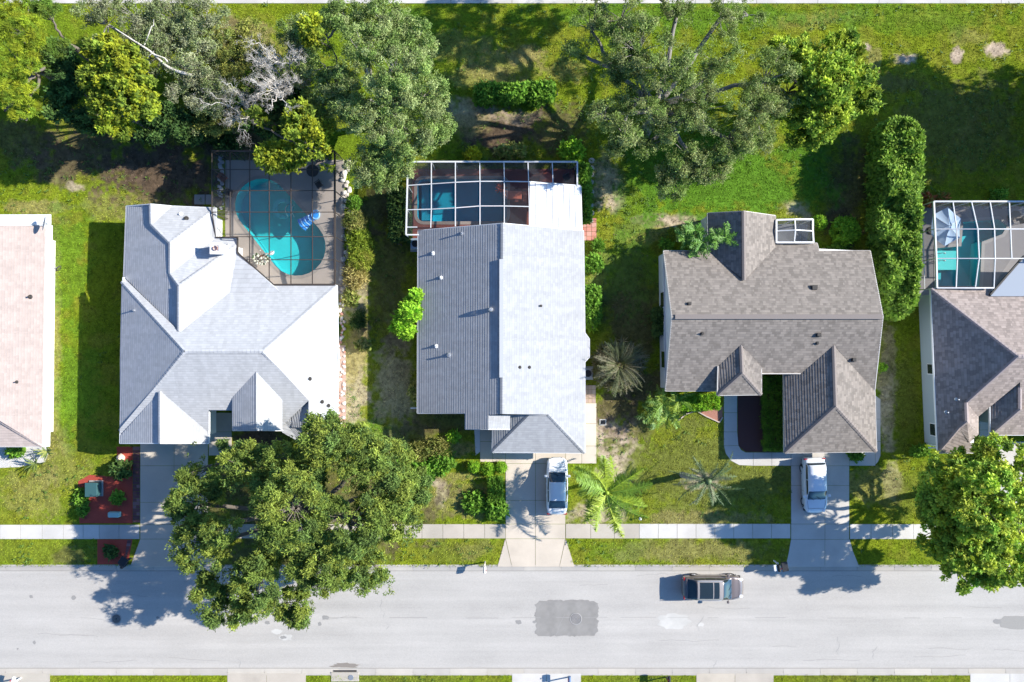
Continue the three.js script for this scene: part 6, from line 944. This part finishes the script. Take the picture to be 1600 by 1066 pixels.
shrub('shrub', 'yellow green feathery bush right of bronze cage, upper one', 553, 347, 18, 1.3, 'spike', C.straw, { n: 70, size: 0.8 }); shrub('shrub', 'yellow green feathery bush right of bronze cage, middle one', 560, 378, 22, 1.4, 'spike', [[0.15, 0.19, 0.02], [0.12, 0.17, 0.02]], { n: 70, size: 0.8 }); shrub('shrub', 'yellow green feathery bush right of bronze cage, lower one', 563, 402, 21, 1.4, 'spike', [[0.15, 0.19, 0.02], [0.2, 0.2, 0.04]], { n: 70, size: 0.8 });
shrub('ornamental_grass', 'dry tan grass tuft below the yellow green feathery bushes', 556, 432, 20, 0.8, 'spike', [[0.26, 0.22, 0.09], [0.2, 0.18, 0.06]], { rv: 22, category: 'ornamental grass' }); shrub('shrub', 'low yellow green plants by the right wall of white house', 547, 466, 13, 0.6, 'broad', C.straw);
shrub('shrub', 'dark spiky shrub on the dry strip right of white house', 560, 500, 14, 0.9, 'spike', C.dark); shrub('shrub', 'small pale shrub on the dry strip right of white house', 566, 540, 10, 0.7, 'broad', C.straw); 
shrub('shrub', 'round dark leaved bush at the upper right wall of grey house', 928, 411, 15, 1.2, 'broad', C.green); shrub('shrub', 'pale yellow green bush at the lower end of wall hedge', 924, 507, 9, 0.8, 'broad', C.bright); shrub('shrub', 'leafy plant by the top right corner of white framed cage', 893, 236, 20, 1.2, 'broad', C.bright); shrub('shrub', 'variegated shrub above the middle of white framed cage', 800, 236, 24, 1.2, 'broad', C.straw, { rv: 12 }); shrub('shrub', 'bright yellow bush above the left half of white framed cage', 738, 242, 11, 1.0, 'broad', [[0.3, 0.27, 0.012], [0.22, 0.22, 0.014]]); shrub('shrub', 'green plant at the right end of patio cover by stepping stones', 935, 385, 10, 0.8, 'spike', C.green);
shrub('shrub', 'round shaded shrub in the gap between oak and grey trees', 762, 148, 17, 1.5, 'broad', C.green); shrub('shrub', 'leafy shaded shrub left of the oak trunk in back lawn', 838, 150, 16, 1.4, 'broad', C.green);
shrub('shrub', 'round clipped bush beside the small white screen porch', 1281, 348, 11, 1.1, 'box', C.bright, { tight: true, n: 150 }); shrub('shrub', 'larger half lit round bush behind the brown house', 1322, 361, 20, 1.3, 'broad', C.bright, { tight: true, n: 90 }); shrub('shrub', 'low green plants against the rear wall of brown house', 1312, 384, 14, 0.6, 'broad', C.green, { rv: 8 });
shrub('shrub', 'little lime bush at the right wall of the brown house', 1378, 574, 8, 0.8, 'box', C.bright, { n: 140 }); shrub('shrub', 'small dark bush at the garage corner of brown house', 1338, 711, 12, 0.8, 'broad', C.green, { rv: 7 }); shrub('shrub', 'small round bush left of the roof over tropical plant', 1041, 383, 9, 0.9, 'broad', C.green);
shrub('shrub', 'low shrub on the white gravel bed below salmon house', 24, 706, 14, 0.7, 'broad', C.green, { rv: 8 }); shrub('shrub', 'green shrub in the shade beside the brick border', 188, 735, 16, 1.1, 'broad', C.dark); shrub('shrub', 'small green shrub above the aqua cable box', 183, 779, 10, 0.7, 'broad', C.green); shrub('shrub', 'small dark shrub in the kerb side mulch bed', 172, 862, 9, 0.6, 'broad', C.dark); shrub('shrub', 'low weeds on the edge of the red mulch bed', 128, 786, 10, 0.35, 'broad', C.green, { rv: 22 });
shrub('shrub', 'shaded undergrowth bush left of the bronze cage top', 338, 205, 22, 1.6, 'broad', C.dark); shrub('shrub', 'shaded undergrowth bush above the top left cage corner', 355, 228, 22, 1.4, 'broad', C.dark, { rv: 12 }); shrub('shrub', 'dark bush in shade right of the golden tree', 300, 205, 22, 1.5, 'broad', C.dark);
shrub('shrub', 'red orange leaved plant at the top left of right edge cage', 1449, 310, 9, 0.8, 'broad', [[0.25, 0.07, 0.03], [0.12, 0.1, 0.02]]); shrub('shrub', 'second red orange leaved plant above the right edge cage', 1472, 308, 10, 0.6, 'broad', [[0.22, 0.09, 0.03], [0.1, 0.12, 0.02]], { rv: 6 }); shrub('shrub', 'green plant above the right edge cage near pale slab', 1561, 306, 12, 0.8, 'broad', C.green); shrub('shrub', 'low green plants below the corner of right edge house', 1440, 704, 16, 0.5, 'broad', C.green, { rv: 8 });
shrub('shrub', 'leafy bush under the edge of the big oak near grey house lawn', 628, 716, 18, 1.0, 'broad', C.green);

// ---------- palms and large leaved plants ----------
function frondGeo(len, droop, leafLen, n, width, vee, bend) {   // along +x from the origin, bent aside and drooping at the tip
  const m = new MB(), pt = (t) => V(len * t * (1 - 0.14 * t), len * (0.45 * t - droop * t * t), bend * len * t * t);
  const g = [];
  for (let i = 0; i < n; i++) { const t = 0.1 + 0.9 * (i + rnd() * 0.8) / n, p = pt(t), L = leafLen * Math.sin(Math.PI * Math.min(1, 0.18 + 0.8 * t)) ** 0.7; for (const s of [-1, 1]) { if (rnd() < 0.06) continue; const j = rr(0.6, 1.2), d = V(rr(0.25, 0.85) * L, -vee * L * rr(-0.4, 1.7), s * L * j), w = V(width, 0.01, 0); m.tri(p, p.clone().add(w), p.clone().add(d)); m.tri(p, p.clone().add(d).add(V(-width * 0.2, 0, 0)), p.clone().addScaledVector(w, 0.6).addScaledVector(d, 0.5)); } }
  const r = tube(lin(0, 1, 8).map(pt), 0.035, 0.008, 4).toNonIndexed(); g.push(m.geo(), r); return mergeGeometries(g);
}
const deadFrond = mat(0.32, 0.22, 0.1, 0.9);
function palm(name, label, category, base, crown, h, n, o) {
  const c = P(...base, 0), t = thing(name, label, category, c), top = P(...crown, h), lm = o.leafM;
  if (o.trunk) { put('trunk', tube(wander(c, top, 6, 0.05), o.trunk * 1.1, o.trunk * 0.8, 10), o.barkM || M.bark, t); put('crownshaft', new THREE.SphereGeometry(o.trunk * 1.25, 10, 8).scale(1, 1.5, 1).translate(top.x, top.y, top.z), o.shaftM || lm[0], t); }
  for (const hd of o.heads || [null]) { const hp = hd ? P(...hd) : top; if (hd) put('stem', tube(wander(V(c.x, 0.3, c.z), hp, 5, 0.12), 0.05, 0.035, 6), M.bark, t); for (let k = 0; k < n; k++) { const dead = o.dead && k % 11 === 3, g = frondGeo(o.len * rr(0.6, 1.15), o.droop * rr(0.6, 1.6) * (dead ? 1.6 : 1), o.leaf, o.count, o.width, o.vee, rr(-0.3, 0.3)); g.rotateX(rr(-0.7, 0.7)); g.rotateZ(o.tilt ? rr(...o.tilt) : rr(-0.3, 0.45)); g.rotateY(k / n * 6.283 * (o.wind || 1) + rr(-0.35, 0.35)); g.translate(hp.x, hp.y, hp.z); put('frond', g, dead ? deadFrond : lm[k % lm.length], t); } }
  return t;
}
const lf = (r, g, b) => phys(r * 1.5, g * 1.5, b * 1.4, { roughness: 0.6, transmission: 0.25, thickness: 0 });
palm('palm_tree', 'lush yellow green feather palm beside the grey house drive', 'palm tree', [936, 752], [948, 770], 3.6, 26, { len: 3.6, droop: 0.52, leaf: 0.66, count: 60, width: 0.06, vee: 0.45, trunk: 0.16, leafM: [lf(0.2, 0.29, 0.015), lf(0.14, 0.24, 0.018), lf(0.25, 0.32, 0.02)] });
palm('palm_tree', 'sparse spiky grey green palm with leaning trunk on brown house lawn', 'palm tree', [1066, 742], [1106, 752], 3.2, 26, { len: 3.0, droop: 0.32, leaf: 0.26, count: 40, width: 0.04, vee: 0.6, tilt: [-0.5, 0.5], trunk: 0.24, barkM: M.paleBark, leafM: [lf(0.08, 0.12, 0.04), lf(0.045, 0.085, 0.022), lf(0.13, 0.15, 0.08)] });
const bushy = palm('palm_tree', 'dry grey olive bushy palm between the grey and brown houses', 'palm tree', [962, 570], [967, 570], 1.8, 150, { len: 2.7, droop: 0.32, leaf: 0.34, count: 26, width: 0.025, vee: 0.4, tilt: [-0.5, 0.75], wind: 7, trunk: 0.2, leafM: [lf(0.12, 0.13, 0.06), lf(0.08, 0.1, 0.035), lf(0.17, 0.155, 0.095)] });
{ const w = worldOf(bushy), list = []; for (let k = 0; k < 620; k++) { const a = rr(0, 6.283), el = Math.asin(rr(0.05, 1)), q = 0.45 + 0.6 * rnd(), f = rr(1.1, 2.2), g = [[0.13, 0.125, 0.05], [0.095, 0.105, 0.035], [0.16, 0.135, 0.08]][k % 3]; list.push([w.x + Math.cos(a) * Math.cos(el) * q * 2, 0.7 + 1.5 * Math.sin(el) * q, w.z + Math.sin(a) * Math.cos(el) * q * 2, rr(0.8, 1.3), g[0] * f, g[1] * f, g[2] * f]); } leaves('foliage', bushy, 'spike', list); }
palm('tropical_plant', 'large bright tropical plant at the left front corner of brown house', 'tropical plant', [1036, 640], [1040, 640], 1.4, 15, { heads: [[1036, 632, 1.5], [1046, 648, 1.2], [1024, 642, 1.3]], len: 1.6, droop: 0.45, leaf: 0.34, count: 22, width: 0.06, vee: 0.3, leafM: [lf(0.12, 0.22, 0.02), lf(0.09, 0.18, 0.02), lf(0.2, 0.27, 0.02)] });
palm('tropical_plant', 'second tropical plant nearer the lawn beside the larger one', 'tropical plant', [1017, 652], [1018, 652], 1.1, 12, { len: 1.5, droop: 0.45, leaf: 0.34, count: 18, width: 0.06, vee: 0.3, leafM: [lf(0.06, 0.14, 0.02), lf(0.09, 0.18, 0.02)] });
palm('tropical_plant', 'yellow tipped tropical plant at the shrub bed edging', 'tropical plant', [1058, 625], [1060, 626], 1.5, 11, { len: 1.6, droop: 0.4, leaf: 0.26, count: 20, width: 0.05, vee: 0.3, leafM: [lf(0.13, 0.24, 0.02), lf(0.18, 0.26, 0.02)] });
palm('tropical_plant', 'star shaped green plant reaching over the rear roof of brown house', 'tropical plant', [1080, 388], [1094, 374], 3.3, 9, { heads: [[1072, 374, 2.6], [1134, 371, 3.5], [1086, 360, 3.1], [1098, 378, 3.3], [1118, 372, 3.4], [1088, 388, 3.0]], len: 1.25, droop: 0.4, leaf: 0.3, count: 16, width: 0.06, vee: 0.3, tilt: [-0.3, 0.5], trunk: 0.08, leafM: [lf(0.07, 0.19, 0.015), lf(0.1, 0.22, 0.02)] });
palm('tropical_plant', 'lower star shaped green plant left of the rear gable', 'tropical plant', [1074, 372], [1072, 368], 1.8, 10, { len: 1.5, droop: 0.4, leaf: 0.3, count: 20, width: 0.05, vee: 0.3, trunk: 0.07, leafM: [lf(0.05, 0.13, 0.02), lf(0.09, 0.18, 0.02)] });
palm('agave', 'spiky pale agave at the right corner of white gravel bed', 'agave', [76, 704], [74, 706], 0.4, 16, { len: 1.0, droop: 0.1, leaf: 0.09, count: 20, width: 0.06, vee: 0.05, tilt: [0, 0.5], leafM: [lf(0.22, 0.24, 0.05), lf(0.12, 0.17, 0.04)] });
palm('agave', 'darker spiky agave at the lower edge of white gravel bed', 'agave', [58, 724], [56, 725], 0.4, 14, { len: 1.0, droop: 0.1, leaf: 0.09, count: 20, width: 0.06, vee: 0.05, tilt: [0, 0.5], leafM: [lf(0.08, 0.12, 0.03), lf(0.14, 0.18, 0.03)] });

// ---------- grass and litter ----------
{
  const MXW = 950, MZW = 640, cell = 0.1, blocked = new Uint8Array(MXW * MZW);
  for (const poly of EX) { let x0 = 1e9, x1 = -1e9, z0 = 1e9, z1 = -1e9; for (const [x, z] of poly) { x0 = Math.min(x0, x); x1 = Math.max(x1, x); z0 = Math.min(z0, z); z1 = Math.max(z1, z); } const I = (x) => clamp(Math.floor(x / cell + MXW / 2), 0, MXW - 1), J = (z) => clamp(Math.floor(z / cell + MZW / 2), 0, MZW - 1); for (let j = J(z0); j <= J(z1); j++) for (let i = I(x0); i <= I(x1); i++) if (inPoly((i + 0.5 - MXW / 2) * cell, (j + 0.5 - MZW / 2) * cell, poly)) blocked[j * MXW + i] = 1; }
  const free = (x, z) => { const i = Math.floor(x / cell + MXW / 2), j = Math.floor(z / cell + MZW / 2); return i >= 0 && j >= 0 && i < MXW && j < MZW && !blocked[j * MXW + i]; };
  const blade = new MB(); for (let k = 0; k < 9; k++) { const a = hash(k, 1, 2) * 6.283, o = V((hash(k, 2, 2) - 0.5) * 0.16, 0, (hash(k, 3, 2) - 0.5) * 0.16), d = V(Math.cos(a), 0, Math.sin(a)), s = V(-d.z, 0, d.x), L = 0.06 + 0.09 * hash(k, 4, 2), hh = 0.05 + 0.08 * hash(k, 5, 2); blade.tri(o.clone().addScaledVector(s, 0.013), o.clone().addScaledVector(s, -0.013), o.clone().addScaledVector(d, L).add(V(0, hh, 0))); }
  const pts = [];
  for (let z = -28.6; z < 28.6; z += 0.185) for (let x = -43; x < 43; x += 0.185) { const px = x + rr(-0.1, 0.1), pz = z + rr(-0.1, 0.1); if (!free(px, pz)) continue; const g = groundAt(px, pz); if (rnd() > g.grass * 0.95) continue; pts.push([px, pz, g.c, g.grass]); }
  const im = new THREE.InstancedMesh(blade.geo(), M.blade, pts.length);
  pts.forEach(([x, z, c, gr], i) => { dummy.position.set(x, 0, z); dummy.rotation.set(0, rr(0, 6.28), 0); const s = rr(0.65, 1.25) * (0.7 + 0.3 * gr); dummy.scale.set(s, s * rr(0.7, 1.2), s); dummy.updateMatrix(); im.setMatrixAt(i, dummy.matrix); const f = rr(0.7, 1.45); im.setColorAt(i, colr.setRGB(c[0] * f * 1.3, c[1] * f * 1.27, c[2] * f * 1.1)); });
  im.name = 'grass'; tag(im, 'short green and dry lawn grass growing round the houses', 'grass', null, 'stuff'); shade(im); scene.add(im);
  const wd = [], wl = leafCluster(8, 0.1, 0.16, 0.04, 0.9, 31);
  for (let k = 0; k < 9000; k++) { const x = rr(-43, 43), z = rr(-28.5, 28.5); if (!free(x, z)) continue; const w = fbm(x * 0.35, z * 0.35, 131, 3), u = CU + x * S, v = CV + z * S, weedy = (u > 610 && u < 790 && v > 690) || (u > 885 && u < 1010 && v < 480 && v > 200) || (u > 740 && v < 260) || (u < 400 && v < 330 && v > 200); if (w > (weedy ? 0.42 : 0.64)) wd.push([x, z]); }
  const wm = new THREE.InstancedMesh(wl, mat(1, 1, 1, 0.7), wd.length); wd.forEach(([x, z], i) => { dummy.position.set(x, 0.06, z); dummy.rotation.set(0, rr(0, 6.28), 0); dummy.scale.setScalar(rr(0.6, 1.3)); dummy.updateMatrix(); wm.setMatrixAt(i, dummy.matrix); const f = rr(0.6, 1.2); im; wm.setColorAt(i, colr.setRGB(0.09 * f, 0.17 * f, 0.018 * f)); });
  wm.name = 'weeds'; tag(wm, 'low leafy weeds scattered through the lawns', 'weeds', null, 'stuff'); shade(wm); scene.add(wm);
  const lt = [], chip = new MB(); chip.tri(V(-0.04, 0, 0), V(0, 0.012, 0.025), V(0.045, 0.006, 0)); chip.tri(V(-0.04, 0, 0), V(0.045, 0.006, 0), V(0, 0.01, -0.025));
  for (let k = 0; k < 60000; k++) { const x = rr(-43, 43), z = rr(-28.5, 28); if (!free(x, z)) continue; const g = groundAt(x, z).grass; if (rnd() < (1 - g) * 0.9) lt.push([x, z]); }
  const lm = new THREE.InstancedMesh(chip.geo(), mat(1, 1, 1, 0.9), lt.length); lt.forEach(([x, z], i) => { dummy.position.set(x, rr(0.005, 0.03), z); dummy.rotation.set(rr(-0.3, 0.3), rr(0, 6.28), rr(-0.3, 0.3)); dummy.scale.setScalar(rr(0.7, 1.6)); dummy.updateMatrix(); lm.setMatrixAt(i, dummy.matrix); const f = rr(0.4, 1.3); lm.setColorAt(i, colr.setRGB(0.2 * f, 0.14 * f, 0.09 * f)); });
  lm.name = 'leaf_litter'; tag(lm, 'dry brown leaf litter on the bare soil', 'leaf litter', null, 'stuff'); shade(lm); scene.add(lm);
}
scene.traverse((o) => { delete o.userData.localAxes; });


renderer.render(scene, camera);
